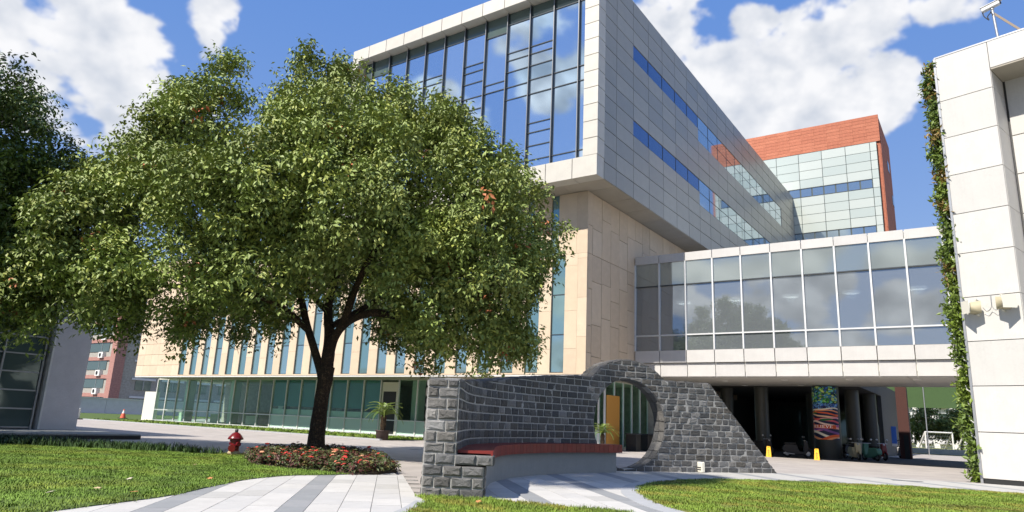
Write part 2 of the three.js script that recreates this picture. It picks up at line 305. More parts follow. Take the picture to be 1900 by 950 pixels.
// a panel given by its two corners, as a child of p (p has its origin at the world origin offset o)
function put(p, name, m, x0, x1, y0, y1, z0, z1, o = [0, 0, 0]) { return mesh(p, name, bx(x1 - x0, y1 - y0, z1 - z0), m, (x0 + x1) / 2 - o[0], (y0 + y1) / 2 - o[1], (z0 + z1) / 2 - o[2]); }
const office = thing('office_building', 'large office building with cantilevered metal clad block over a sandstone base', 'building', [-40, 0, -50]);
{
  const O = [40, 0, 50];                                              // office group sits at (-40, 0, -50)
  const sub = (name, geo, m) => mesh(office, name, geo.translate(...O), m);
  const off = [-40, 0, -50];
  // --- upper block: a clad tube, open at its front with a recessed glass wall
  const XL = -38.65, XR = -17.04, YB = 15.31, YT = 29.3, ZF = -32.77, ZE = -83.9, ZG = -33.55;
  const xi0 = -38.0, xi1 = -17.98, yi0 = 16.55, yi1 = 28.32;
  const upper = sub('upper_block', join([span(XL + .08, XR - .08, YB + .05, YT - .05, ZE, ZG - .12)]), M.core);
  const P = (n, m, ...a) => put(upper, n, m, ...a, off);
  const g = .022;
  // front frame panels
  const topX = [XL]; for (let x = -36.9; x < -17.5; x += 1.823) topX.push(x); topX.push(XR);
  for (let i = 0; i < topX.length - 1; i++) {
    P('fascia_panel', pick(M.panelFront), topX[i] + g, topX[i + 1] - g, yi1, YT, ZF - .9, ZF);
    P('fascia_panel', pick(M.panelFront), topX[i] + g, topX[i + 1] - g, YB, yi0 - (0), ZF - .9, ZF);
  }
  for (let k = 0; k < 11; k++) {
    const y0 = yi0 + (yi1 - yi0) * k / 11, y1 = yi0 + (yi1 - yi0) * (k + 1) / 11;
    P('fascia_panel', pick(M.panelFront), xi1, XR, y0 + g, y1 - g, ZF - .9, ZF);
    P('fascia_panel', pick(M.panelFront), XL, xi0, y0 + g, y1 - g, ZF - .9, ZF);
  }
  // glass wall: panes between dark fins
  const mx = []; for (let k = 10; k >= 0; k--) mx.push(-18.77 - 1.825 * k); mx.unshift(xi0); mx.push(xi1);
  const lv = { a: [yi0, 17.35, 21.9, 22.9, 27.45, yi1], b: [yi0, 17.35, 18.3, 19.2, 19.85, 21.9, 22.9, 23.9, 24.75, 25.3, 27.45, yi1], c: [yi0, 17.35, 21.9, 22.8, 23.9, 24.75, 25.3, 27.45, yi1], d: [yi0, 18.3, 22.8, 23.4, 26.95, yi1] };
  const order = 'ddcbcacdcbaa';
  for (let i = 0; i < mx.length - 1; i++) {
    const L = lv[order[i] || 'a'];
    for (let k = 0; k < L.length - 1; k++) {
      const m = k === L.length - 2 ? M.glassDark : pick(M.glassBlue);
      const w = P('pane', m, mx[i] + .05, mx[i + 1] - .05, L[k] + .025, L[k + 1] - .025, ZG - .03, ZG);
      w.rotation.set(rr(-.004, .004), rr(-.004, .004), 0);
      if (k) P('transom', M.frameDark, mx[i] + .05, mx[i + 1] - .05, L[k] - .025, L[k] + .025, ZG - .03, ZG + .06);
    }
    if (i) { P('fin', M.frameDark, mx[i] - .04, mx[i] + .04, yi0, yi1, ZG - .05, ZG + .16); P('fin_edge', M.metal, mx[i] - .012, mx[i] + .012, yi0 + .01, yi1 - .01, ZG + .162, ZG + .19); }
  }
  // right-hand side: cladding panels and ribbon windows
  const ys = [YB, 16.38, 17.46, 18.52, 19.58, 20.65, 21.73, 22.81, 23.9, 24.96, 26.03, 27.1, 28.2, YT], zc = [];
  for (let z = ZF; z > ZE; z -= 2.48) zc.push(z); zc.push(ZE);
  for (let c = 0; c < zc.length - 1; c++) for (let r = 0; r < ys.length - 1; r++) {
    const z1 = (c ? zc[c] - g : ZF - .905), z0 = zc[c + 1] + g, win = (r === 9 && c >= 2 && c < 18) || (r === 8 && c >= 7 && c < 18) || (r === 4 && c >= 2 && c < 17) || (r === 3 && c >= 7 && c < 17);
    if (win) { P('ribbon_window', c < 7 ? M.glassDeep : M.glassSide, XR - .07, XR - .035, ys[r] + .03, ys[r + 1] - .03, z0 + .03, z1 - .03); P('window_bar', M.frameDark, XR - .07, XR - .02, ys[r] + .02, ys[r + 1] - .02, z0 - .012, z0 + .03); }
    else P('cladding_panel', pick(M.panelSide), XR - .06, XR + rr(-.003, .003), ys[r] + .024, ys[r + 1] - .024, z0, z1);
  }
  // underside
  for (let c = 0; c < zc.length - 1; c++) { const z1 = c ? zc[c] - g : ZF - .92; P('soffit_panel', M.soffit, -38.5, -19.9, YB - .0, YB + .04, zc[c + 1] + g, z1); P('soffit_panel', M.soffit, -19.88, XR - .06, YB, YB + .04, zc[c + 1] + g, z1); }
  P('roof_coping', M.metal, XL + .1, XR - .1, YT - .045, YT + .02, ZE, ZF - .95);

  // --- sandstone block
  const SL = -67.8, SR = -18.77, SZ = -35, SB = 4.25, ST = 15.28;
  const stoneB = sub('stone_block', span(SL + .1, SR - .1, SB + .1, ST, -64, SZ - .2), M.core);
  const S = (n, m, ...a) => put(stoneB, n, m, ...a, off);
  const ledge = 11.42, pitch = 1.785, w0 = -60.45;
  // solid left end
  for (let r = 0; r < 11; r++) for (let c = 0; c < 6; c++) { const x0 = SL + c * (w0 - SL) / 6, y0 = SB + r; if (y0 > 11) continue; S('stone_panel', pick(M.stone), x0 + .006, x0 + (w0 - SL) / 6 - .006, y0 + .012, Math.min(ST, y0 + 1) - .012, SZ - .1, SZ); }
  S('stone_panel', M.stone[0], SL, w0, 11.25, ST, SZ - .1, SZ);
  for (let k = 0; k < 24; k++) {
    const x = w0 + k * pitch, wR = x + .93, pR = k === 23 ? SR : x + pitch;
    if (k < 23) {
      for (const [a, b] of [[SB + .12, 6.6], [6.6, 9.0], [9.0, ledge - .12]]) { S('window_pane', pick(M.glassTeal), x + .03, wR - .03, a + .02, b - .02, SZ - .16, SZ - .12); S('window_rail', M.frameDark, x, wR, b - .025, b + .025, SZ - .16, SZ - .09); }
      S('window_frame', M.frameDark, x, x + .035, SB + .12, ledge - .1, SZ - .16, SZ - .08); S('window_frame', M.frameDark, wR - .035, wR, SB + .12, ledge - .1, SZ - .16, SZ - .08);
      S('window_pane', pick(M.glassTeal), x - .12, wR - .55, ledge + .02, 13.3, SZ - .16, SZ - .12); S('window_pane', pick(M.glassTeal), x - .12, wR - .55, 13.36, ST, SZ - .16, SZ - .12);
      S('stone_panel', M.stone[k % 4], x, wR, SB, SB + .1, SZ - .1, SZ - .001);
    }
    const pL = k === 23 ? x : wR; let y = SB;
    if (pL >= pR - .1) continue;
    while (y < ledge - .05) { const h = Math.min(ledge - y, y === SB ? rr(1.3, 2.6) : rr(2.2, 2.9)); S('stone_panel', pick(M.stone), pL + .005, pR - .005, y + .005, y + h - .006, SZ - .1, SZ + rr(-.004, .002)); y += h; }
    const qL = k === 23 ? x - .13 : wR - .52, qR = k === 23 ? SR : x + pitch - .14;
    S('stone_panel', pick(M.stone), qL, Math.min(SR, qR), ledge + .005, 12.95, SZ - .1, SZ - .003); S('stone_panel', pick(M.stone), qL, Math.min(SR, qR), 12.96, ST, SZ - .1, SZ - .003);
  }
  // right-hand side of the sandstone: tall staggered panels
  let zz = SZ - .1, ci = 0;
  while (zz > -63.9) {
    const zn = zz - (ci ? 1.24 : .55); let y = SB + (ci % 2 ? 0 : 0), first = true;
    while (y < ST - .05) {
      let h = first ? rr(.7, 2.4) : rr(1.5, 2.7); first = false; if (y < ledge && y + h > ledge - .5) h = ledge - y; if (y + h > ST - .4) h = ST - y;
      S('stone_panel', pick(M.stone), SR - .1, SR + rr(-.012, .006), y + .014, y + h - .014, zn + .014, zz - .014); y += h;
    }
    zz = zn; ci++;
  }
  S('base_trim', M.white, SL, SR - .02, SB - .1, SB - .004, SZ - .3, SZ - .03);
  S('soffit', M.soffit, SL + .05, SR - .05, SB - .06, SB + .02, -64, SZ - .31);

  // --- glazed ground floor, set back under the stone
  const GZ = -38.5, GL = -69.72, GR = -19.3, GT = 4.19;
  const gf = sub('ground_floor', join([span(GL, GR, .0, .14, -63, GZ + .05), span(GL, GR, GT - .02, GT + .1, -63, GZ)]), M.cream);
  const F = (n, m, ...a) => put(gf, n, m, ...a, off);
  F('back_wall', M.greyWall, GL + .2, GR - .3, .14, GT - .02, -46.2, -46);
  let i = 0;
  for (let x = GL; x < GR - .2; x += 1.853, i++) {
    const x1 = Math.min(GR, x + 1.853), blind = x > -52 && x < -38.5;
    F('mullion', M.white, x - .045, x + .045, .14, GT - .02, GZ - .08, GZ + .07);
    if (x1 - x > .3) {
      F('lower_pane', blind || x > -39 ? M.glassFrost : M.glassClear, x + .036, x1 - .036, .2, 1.17, GZ - .03, GZ - .015);
      F('upper_pane', M.glassClear, x + .036, x1 - .036, 1.23, GT - .05, GZ - .03, GZ - .015);
      F('transom', M.frame, x + .036, x1 - .036, 1.17, 1.23, GZ - .07, GZ + .05);
      if (blind) { F('roller_blind', M.blind, x + .06, x1 - .06, 1.95, GT - .04, GZ - .14, GZ - .12); F('window_ledge', M.white, x + .06, x1 - .06, 1.24, 1.72, GZ - .3, GZ - .1); }
      else if (i % 3 === 1) { F('desk_screen', M.cream, x + .2, x1 - .2, .14, 1.0, GZ - 1.5, GZ - 1.42); }
    }
  }
  F('base_rail', M.frame, GL, GR, .0, .2, GZ - .1, GZ + .06);
  for (const x of [-66, -58.5, -51.2, -43.8, -35.6, -28]) F('column', M.white, x - .35, x + .35, .14, GT - .03, GZ - 1.7, GZ - 1);
  F('entrance_door', M.dark, -37.9, -36.6, .2, 3.3, GZ - .012, GZ + .03); F('door_frame', M.cream, -38.05, -36.45, 3.3, 4.0, GZ - .012, GZ + .04);
  F('door_post', M.cream, -38.05, -37.92, .2, 3.3, GZ - .012, GZ + .04); F('door_post', M.cream, -36.58, -36.45, .2, 3.3, GZ - .012, GZ + .04);
  F('orange_panel', M.orange, GR + .065, GR + .10, .16, 3.3, -40.4, -38.6);
  for (let z = GZ; z > -62; z -= 1.3) {
    F('mullion', M.frame, GR - .05, GR + .06, .14, GT - .02, z - .035, z + .035);
    F('side_pane', M.glassClear, GR - .02, GR, .2, GT - .05, z - 1.26, z - .04);
  }
  for (const z of [-45.2, -50, -55]) F('pier', M.greyWall, GR + .1, GR + .75, 0, GT - .03, z - .35, z + .35);
  F('low_wall', M.cream, -72.6, -70.2, 0, 2.95, -39.1, -38.85);
}

// ---------------------------------------------------------------- tower behind
{
  const tw = thing('tower_block', 'tall tower behind with pale green glass panels under a terracotta crown', 'building', [-18, 0, -89]);
  const off = [-18, 0, -89], base = mesh(tw, 'terracotta_core', span(-31, -7.3, 5.5, 37.95, -94.4, -84.35).translate(18, 0, 89), M.terracotta[1]);
  const P = (n, m, ...a) => put(base, n, m, ...a, off);
  const rows = 8, y0 = 34.75, y1 = 38.05;
  for (let x = -8.6, c = 0; x > -25; x -= 1.42, c++) for (let r = 0; r < rows; r++) { const h = (y1 - y0) / rows; P('terracotta_panel', pick(M.terracotta), Math.max(-25, x - 1.41), x, y0 + r * h + .012, y0 + (r + 1) * h - .012, -84.35, -84.15 + rr(-.01, .01)); }
  for (let r = 0; r < rows; r++) { const h = (y1 - y0) / rows; P('terracotta_panel', pick(M.terracotta), -8.59, -7.25, y0 + r * h + .012, y0 + (r + 1) * h - .012, -84.35, -84.15); }
  for (let y = 20; y < 37.5; y += 2.2) for (let z = -84.4; z > -94; z -= 2.5) P('side_panel', M.terracotta[1], -7.3, -7.22, y + .02, Math.min(38, y + 2.18), z - 2.48, z - .02);
  for (const [y, z] of [[33.2, -90], [29.5, -92.5]]) P('side_window', M.glassDark, -7.24, -7.18, y, y + 1.2, z - 1.8, z);
  put(tw, 'ground_floor', M.inner, -31, -8.5, 0, 5.5, -94, -85, off);
  const gl = mesh(tw, 'glass_front', span(-28, -7.62, 0, 34.66, -84.12, -83.97).translate(18, 0, 89), M.tower);
  const G = (n, m, ...a) => put(gl, n, m, ...a, off);
  const cols = [-7.62, -8.33]; for (let x = -10.93; x > -22; x -= 2.6) cols.push(x);
  const ys = []; for (let y = 34.62; y > 13; y -= 1.108) ys.push(y);
  for (let c = 0; c < cols.length - 1; c++) for (let r = 0; r < ys.length - 1; r++) {
    const x1 = cols[c] - .04, x0 = cols[c + 1] + .025, ya = ys[r + 1] + .025, yb = ys[r] - .025, win = (r === 4 || r === 9) && c > 0;
    if (!win) G('glass_panel', pick(M.glassTower), x0, x1, ya, yb, -83.97, -83.9);
    else for (const [a, b] of [[x0, (x0 + x1) / 2 - .03], [(x0 + x1) / 2 + .03, x1]]) { G('window', M.glassSide, a + .05, b - .05, ya + .05, yb - .05, -83.97, -83.94); G('window_frame', M.frameDark, a, b, ya, ya + .045, -83.97, -83.9); G('window_frame', M.frameDark, a, b, yb - .045, yb, -83.97, -83.9); }
  }
}

// ---------------------------------------------------------------- glazed bridge
{
  const br = thing('glazed_skybridge', 'white glazed bridge joining the sandstone building and the white building', 'bridge', [-8, 0, -46]);
  const off = [-8, 0, -46], XL = -18.72, XR = 2.6, Z = -41.69, ZB = -50;
  const deck = mesh(br, 'deck', join([span(XL, XR, 4.9, 6.24, ZB + .1, Z - .2), span(XL, XR, 4.65, 4.9, ZB, Z - .25)]).translate(8, 0, 46), M.cream);
  const roof = mesh(br, 'roof', join([span(XL, XR, 12.05, 12.5, ZB, Z - .1)]).translate(8, 0, 46), M.white);
  const P = (n, m, ...a) => put(deck, n, m, ...a, off), Q = (n, m, ...a) => put(roof, n, m, ...a, off);
  const xs = [XL]; for (let x = -17.02; x < XR; x += 1.768) xs.push(x); xs.push(XR);
  const row = -48.2;
  for (let i = 0; i < xs.length - 1; i++) {
    const a = xs[i], b = xs[i + 1];
    Q('fascia_panel', pick(M.bridgePanel), a + .024, b - .024, 12.02, 12.56, Z - .1, Z + .02);
    P('fascia_panel', pick(M.bridgePanel), a + .024, b - .024, 5.5, 6.26, Z - .2, Z + .02);
    P('lower_fascia_panel', pick(M.bridgePanel), a + .024, b - .024, 4.65, 5.46, Z - .24, Z - .12);
    const tip = o => { o.rotation.x = -.026 + rr(-.003, .003); o.rotation.y = rr(-.003, .003); };
    P('top_pane', M.glassBridgeTop, a + .04, b - .04, 10.52, 12.0, Z - .075, Z - .06);
    tip(P('pane', M.glassBridge, a + .04, b - .04, 7.28, 10.46, Z - .085, Z - .07));
    tip(P('lower_pane', M.glassBridge, a + .04, b - .04, 6.28, 7.2, Z - .075, Z - .06));
    P('transom', M.frameDark, a + .04, b - .04, 10.46, 10.52, Z - .07, Z - .02);
    P('transom', M.frame, a + .04, b - .04, 7.2, 7.28, Z - .07, Z + .02);
    P('mullion', M.frame, a - .045, a + .045, 6.26, 12.02, Z - .16, Z + .04);
    P('rear_panel', M.inner, a + .01, b - .01, 6.26, 12.02, ZB + .1, ZB + .2);
    if (i % 3 === 1) P('notice_panel', M.beige, a + .5, b - .4, 6.3, 6.9, Z - 1.2, Z - 1.15);
  }
  P('handrail', M.frameDark, XL, XR, 7.78, 7.86, Z - .35, Z - .27);
  P('ceiling', M.cream, XL, XR, 11.7, 11.8, ZB + .2, Z - .2);
  P('end_wall', std([.12, .095, .075], .8), XL + .02, XL + .1, 6.3, 11.7, ZB + .2, Z - .2);
  for (let x = -16.2, k = 0; x < 1; x += 3.4, k++) { mesh(deck, 'ring_light', new THREE.TorusGeometry(.42, .07, 8, 28).rotateX(Math.PI / 2), M.lampGlow, x + 8, 9.7, -44 + 46); const pl = new THREE.PointLight(0xfff4e0, 3); pl.name = 'ring_light_glow'; pl.position.set(x + 8, 9.55, 2); pl.castShadow = true; pl.shadow.radius = 12; deck.add(pl); mesh(deck, 'lamp_cord', rod([0, 0, 0], [0, 1.9, 0], .012), M.frame, x + 8, 9.75, -44 + 46); }
  // ceiling of the passage below
  for (let x = XL; x < XR; x += 2.2) P('ceiling_panel', M.ceilDark, x + .01, Math.min(XR, x + 2.19), 4.6, 4.648, ZB, Z - .26);
  for (const [x, z] of [[-13.9, -44.9], [-10, -43.9], [-6.35, -43.5], [-13.9, -49.3], [-10.1, -48.9], [-3, -43.3]]) mesh(deck, 'downlight', new THREE.CylinderGeometry(.2, .2, .04, 18), M.white, x + 8, 4.585, z + 46);
}
// undercroft behind the bridge
{
  const dk = std([.10, .10, .095], .8, { map: rep(blotchT, 3) });  // bay surfaces toned down so their colour carries the deep shade
  const u = thing('undercroft', 'dark covered parking bay with round columns beneath the bridge', 'building', [-12, 0, -56]);
  const off = [-12, 0, -56];
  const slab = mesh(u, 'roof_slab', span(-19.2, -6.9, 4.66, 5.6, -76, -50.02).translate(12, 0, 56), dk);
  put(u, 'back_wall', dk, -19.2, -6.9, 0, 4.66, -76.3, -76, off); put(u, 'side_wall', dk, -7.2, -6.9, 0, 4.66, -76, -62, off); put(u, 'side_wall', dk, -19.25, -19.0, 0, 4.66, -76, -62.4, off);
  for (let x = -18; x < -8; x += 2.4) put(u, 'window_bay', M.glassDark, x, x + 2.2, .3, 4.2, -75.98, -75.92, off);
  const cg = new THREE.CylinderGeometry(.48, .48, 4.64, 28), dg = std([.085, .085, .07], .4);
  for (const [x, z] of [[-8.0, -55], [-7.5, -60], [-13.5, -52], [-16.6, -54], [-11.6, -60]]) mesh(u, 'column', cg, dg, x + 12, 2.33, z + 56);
}
const bannerCol = thing('banner_column', 'thick round column wrapped in a colourful mural print under the bridge', 'column', [-8.75, 0, -49.5]);
{
  mesh(bannerCol, 'shaft', new THREE.CylinderGeometry(.8, .8, 4.6, 40), std([.03, .034, .032], .5), 0, 2.3, 0);
  const cv = document.createElement('canvas'); cv.width = 512; cv.height = 1024; const c = cv.getContext('2d'); const q = mulberry(91);
  c.fillStyle = '#0b1440'; c.fillRect(0, 0, 512, 1024);
  for (let i = 0; i < 420; i++) { const y = q() * 330; c.fillStyle = ['#1d7a2a', '#46b23a', '#a6e04a', '#123a8a', '#2a74d0', '#0f4a1c', '#6fd0e8', '#e4f27a'][Math.floor(q() * 8)]; c.globalAlpha = .75; c.beginPath(); c.ellipse(q() * 512, y, 8 + q() * 26, 6 + q() * 16, q() * 3, 0, 7); c.fill(); }
  for (let i = 0; i < 160; i++) { c.fillStyle = ['#2b5fd6', '#6aa8f0', '#101a5a', '#8fd0f6'][Math.floor(q() * 4)]; c.globalAlpha = .7; c.beginPath(); c.ellipse(q() * 512, 330 + q() * 110, 6 + q() * 18, 5 + q() * 12, q() * 3, 0, 7); c.fill(); }
  c.globalAlpha = 1;
  const cols = ['#f2ead8', '#f0a070', '#e8632c', '#f7c9a0', '#c9502a', '#f0a6b0', '#d65a66', '#f6d7c8', '#e24a20', '#b05a9a', '#f0b0a0', '#7a4a96'];
  for (let i = 0; i < 15; i++) { const y = 440 + i * 40, a = 18 + i * 3.4; c.strokeStyle = cols[i % 12]; c.lineWidth = 22 + i * 1.6; c.beginPath(); for (let x = -20; x <= 540; x += 10) { const yy = y + Math.sin(x / (90 + i * 3) + i * 1.4) * a + Math.sin(x / 40 + i) * 6; x < 0 ? c.moveTo(x, yy) : c.lineTo(x, yy); } c.stroke(); }
  for (const [x, y, w, h] of [[150, 520, 60, 16], [330, 640, 90, 22], [120, 480, 50, 12]]) { c.fillStyle = '#1c6a2e'; c.beginPath(); c.ellipse(x, y, w, h, -.1, 0, 7); c.fill(); }
  c.fillStyle = '#d8571f'; c.fillRect(60, 742, 400, 70); c.fillStyle = '#ffffff'; c.font = 'bold 72px serif'; c.fillText('BELIEVE', 96, 800);
  const t = new THREE.CanvasTexture(cv); t.colorSpace = THREE.SRGBColorSpace;
  mesh(bannerCol, 'mural_print', new THREE.CylinderGeometry(.812, .812, 3.35, 40, 1, true, -1.75, 2.9), new THREE.MeshStandardMaterial({ map: t, roughness: .5, side: THREE.DoubleSide }), 0, 2.85, 0);
}

// ---------------------------------------------------------------- white building on the right
const whiteTurn = -15.86 * R;
{
  const wb = thing('white_building', 'white panelled building with deep recess and dark plinth beside the lawn', 'building', [-.38, 0, -31], whiteTurn);
  const body = mesh(wb, 'body', join([span(.1, 14, .0, 16.8, -14, -1.6), span(.06, 1.8, .0, 16.8, -1.6, -.1), span(1.8, 14, 15.8, 16.8, -1.6, -.1)]), M.core);
  const P = (n, m, ...a) => put(body, n, m, ...a);
  const ys = [.17, 1.80, 3.45, 5.10, 6.78, 8.5, 10.1, 11.72, 13.33, 14.95, 16.9];
  for (let k = 0; k < 10; k++) {
    P('wall_panel', pick(M.whitePanel), .0, 1.83, ys[k] + .014, ys[k + 1] - .014, -.1, 0);
    if (k < 9) for (let x = 1.9, c = 0; x < 10; x += 2.4, c++) P('recess_panel', pick(M.whitePanel), x + .02, x + 2.38, ys[k] + .02, (k === 8 ? 15.78 : ys[k + 1]) - .02, -1.6, -1.5);
    P('return_panel', M.whitePanel[0], 1.76, 1.84, ys[k] + .01, Math.min(15.7, ys[k + 1]) - .01, -1.5, -.1);
  }
  for (let x = 1.84; x < 12; x += 3.1) P('band_panel', pick(M.whitePanel), x + .012, x + 3.09, 15.77, 16.9, -.1, 0);
  P('band_soffit', M.soffit, 1.85, 12, 15.70, 15.765, -1.5, -.02);
  P('plinth', M.dark, .02, 12, 0, .16, -.12, -.02);
  P('corner_strip', M.metal, -.09, -.005, 0, 16.9, -.16, .02);
  P('roof_edge', M.metal, -.05, 12, 16.9, 16.96, -14, .015);
  P('left_wall', M.white, .0, .06, 0, 16.9, -14, -.17);

  const gw = thing('green_wall', 'tall hanging strip of leafy plants in stacked white planters on building corner', 'plant', [-.38, 0, -31], whiteTurn);
  const trough = (() => { const s = new THREE.Shape([[0, 0], [-.16, .12], [-.2, .3], [-.17, .3], [-.13, .14], [0, .03]].map(p => new THREE.Vector2(...p))); return new THREE.ExtrudeGeometry(s, { depth: 2.6, bevelEnabled: false }).translate(-.1, 0, -2.75); })();
  for (let y = .4; y < 16.6; y += .56) mesh(gw, 'planter', trough, M.white, 0, y, 0);
  const leafG = leafSprig(9, .2, .085, .20, 3);
  const n = 5200, im = new THREE.InstancedMesh(leafG, M.leafWall, n), q = mulberry(44), mt = new THREE.Matrix4(), qq = new THREE.Quaternion(), e = new THREE.Euler(), cc = new THREE.Color();
  for (let i = 0; i < n; i++) {
    const y = .1 + q() * 16.75, wv = .33 + .16 * n2(y * .9, 3) + .10 * n2(y * 3.1, 8), t = q(), x = -.12 - Math.sqrt(t) * wv * 1.05 - (q() < .03 ? q() * .25 : 0), z = -.05 - q() * 2.4;
    e.set(q() * 6.3, q() * 6.3, q() * 6.3); qq.setFromEuler(e); const s = .55 + q() * .75; mt.compose(new THREE.Vector3(x, y + (q() - .5) * .1, z), qq, new THREE.Vector3(s, s, s)); im.setMatrixAt(i, mt);
    const k = n2(y * .7, 20) + (q() - .5) * .9, dry = y > 7.5 && n2(y * .8, 31) > .25 && q() < .55; cc.setRGB(dry ? 1.6 : .75 + .3 * k + .25, dry ? .62 : .85 + .2 * k, dry ? .9 : .7); im.setColorAt(i, cc);
  }
  im.name = 'foliage'; im.userData.kind = 'stuff'; im.castShadow = im.receiveShadow = true; gw.add(im);

  // loudspeakers with their brackets and cable
  const hornG = (() => { const g = new THREE.CylinderGeometry(.20, .33, .42, 4, 1).rotateY(Math.PI / 4).rotateX(Math.PI / 2); return g; })();
  const toW = (x, y, z) => new THREE.Vector3(x, y, z).applyAxisAngle(new THREE.Vector3(0, 1, 0), whiteTurn).add(new THREE.Vector3(-.38, 0, -31)).toArray();
  const speaker = (x, y, turn, label) => {
    const s = thing('wall_loudspeaker', label, 'loudspeaker', toW(x, y, .03), whiteTurn, 'loudspeakers on the white wall');
    const c = Math.cos(turn), sn = Math.sin(turn);
    mesh(s, 'horn', hornG, M.beige, sn * .1, 0, .30, 0, turn, 0);
    mesh(s, 'mouth', new THREE.CylinderGeometry(.335, .335, .03, 4).rotateY(Math.PI / 4).rotateX(Math.PI / 2), M.cream, sn * .1 + sn * .215, 0, .30 + c * .215, 0, turn, 0);
    mesh(s, 'bracket', join([bxAt(.05, .58, .03, 0, 0, .0), bxAt(.05, .03, .28, 0, .28, .13), bxAt(.05, .03, .28, 0, -.28, .13)]), M.cream, -sn * .12, 0, 0);
    mesh(s, 'bolt', new THREE.CylinderGeometry(.03, .03, .03, 10), M.metal, -sn * .12, .3, .2); return s;
  };
  speaker(.42, 6.32, -.75, 'beige square loudspeaker on white wall beside the hanging plants');
  speaker(1.38, 6.42, .75, 'beige square loudspeaker on white wall beside the deep recess');
  const cable = thing('speaker_cable', 'thin looping cable on white wall between the two loudspeakers', 'cable', toW(0, 0, .015), whiteTurn);
  const tube = pts => new THREE.TubeGeometry(new THREE.CatmullRomCurve3(pts.map(p => new THREE.Vector3(...p))), 30, .008, 5);
  mesh(cable, 'loop', tube([[.62, 6.35, 0], [.75, 6.2, 0], [.88, 6.3, 0], [.9, 6.78, 0]]), M.metal); mesh(cable, 'loop', tube([[1.2, 6.4, 0], [1.05, 6.22, 0], [.95, 6.3, 0], [.93, 6.78, 0]]), M.metal); mesh(cable, 'loop', tube([[.66, 6.1, 0], [.8, 6.02, 0], [.92, 6.15, 0], [1.08, 6.02, 0], [1.2, 6.1, 0]]), M.metal);

  // security camera on the parapet
  const cam = thing('security_camera', 'white bullet security camera on a pole above white parapet', 'camera', toW(2.18, 16.96, -.25), whiteTurn);
  mesh(cam, 'pole', rod([0, 0, 0], [-.06, 1.35, 0], .05), M.metal); mesh(cam, 'brace', bxAt(.08, 1.75, .05, .38, .62, -.05, 0, 0, .62), std([.25, .2, .15], .7));
  const hs = mesh(cam, 'housing', new RoundedBoxGeometry(.66, .17, .2, 3, .05), M.white, -.1, 1.5, .02, 0, 0, .17);
  mesh(hs, 'sun_shield', new RoundedBoxGeometry(.74, .03, .24, 2, .012), M.white, .03, .105, 0); mesh(hs, 'lens', new THREE.CylinderGeometry(.07, .07, .04, 20).rotateZ(Math.PI / 2), M.dark, .34, 0, 0);
  mesh(cam, 'knuckle', new THREE.SphereGeometry(.07, 14, 10), M.metal, -.06, 1.38, 0);
  mesh(cam, 'cable', new THREE.TubeGeometry(new THREE.CatmullRomCurve3([[-.4, 1.45, .0], [-.36, 1.2, .02], [-.2, .95, .03], [-.24, 1.12, .03], [-.1, 1.25, .02], [-.05, 1.1, .06]].map(p => new THREE.Vector3(...p))), 30, .02, 6), M.dark);
}

// one twig of leaves: folded leaf blades hanging round a point
function leafSprig(n, len, wid, rad, seed) {
  const q = mulberry(seed), pos = [], nor = [];
  for (let i = 0; i < n; i++) {
    const o = new THREE.Vector3(q() - .5, (q() - .5) * .8, q() - .5).multiplyScalar(rad * 2), a = q() * 6.283, dn = -.25 - q() * .9;
    const d = new THREE.Vector3(Math.cos(a), dn, Math.sin(a)).normalize(), s = new THREE.Vector3(-Math.sin(a), (q() - .5) * .8, Math.cos(a)).normalize(), up = new THREE.Vector3().crossVectors(s, d).normalize(), L = len * (.7 + q() * .5), w = wid * (.75 + q() * .5);
    const b = o, t = o.clone().addScaledVector(d, L), m = o.clone().addScaledVector(d, L * .45), l = m.clone().addScaledVector(s, w / 2).addScaledVector(up, w * .16), r = m.clone().addScaledVector(s, -w / 2).addScaledVector(up, w * .16);
    for (const tri of [[b, t, l], [b, r, t]]) { const nn = new THREE.Vector3().subVectors(tri[1], tri[0]).cross(new THREE.Vector3().subVectors(tri[2], tri[0])).normalize(); if (nn.y < 0) { nn.negate(); tri.reverse(); } for (const v of tri) { pos.push(v.x, v.y, v.z); nor.push(nn.x, nn.y, nn.z); } }
  }
  const g = new THREE.BufferGeometry(); g.setAttribute('position', new THREE.Float32BufferAttribute(pos, 3)); g.setAttribute('normal', new THREE.Float32BufferAttribute(nor, 3)); g.setAttribute('uv', new THREE.Float32BufferAttribute(new Float32Array(pos.length / 3 * 2), 2)); return g;
}

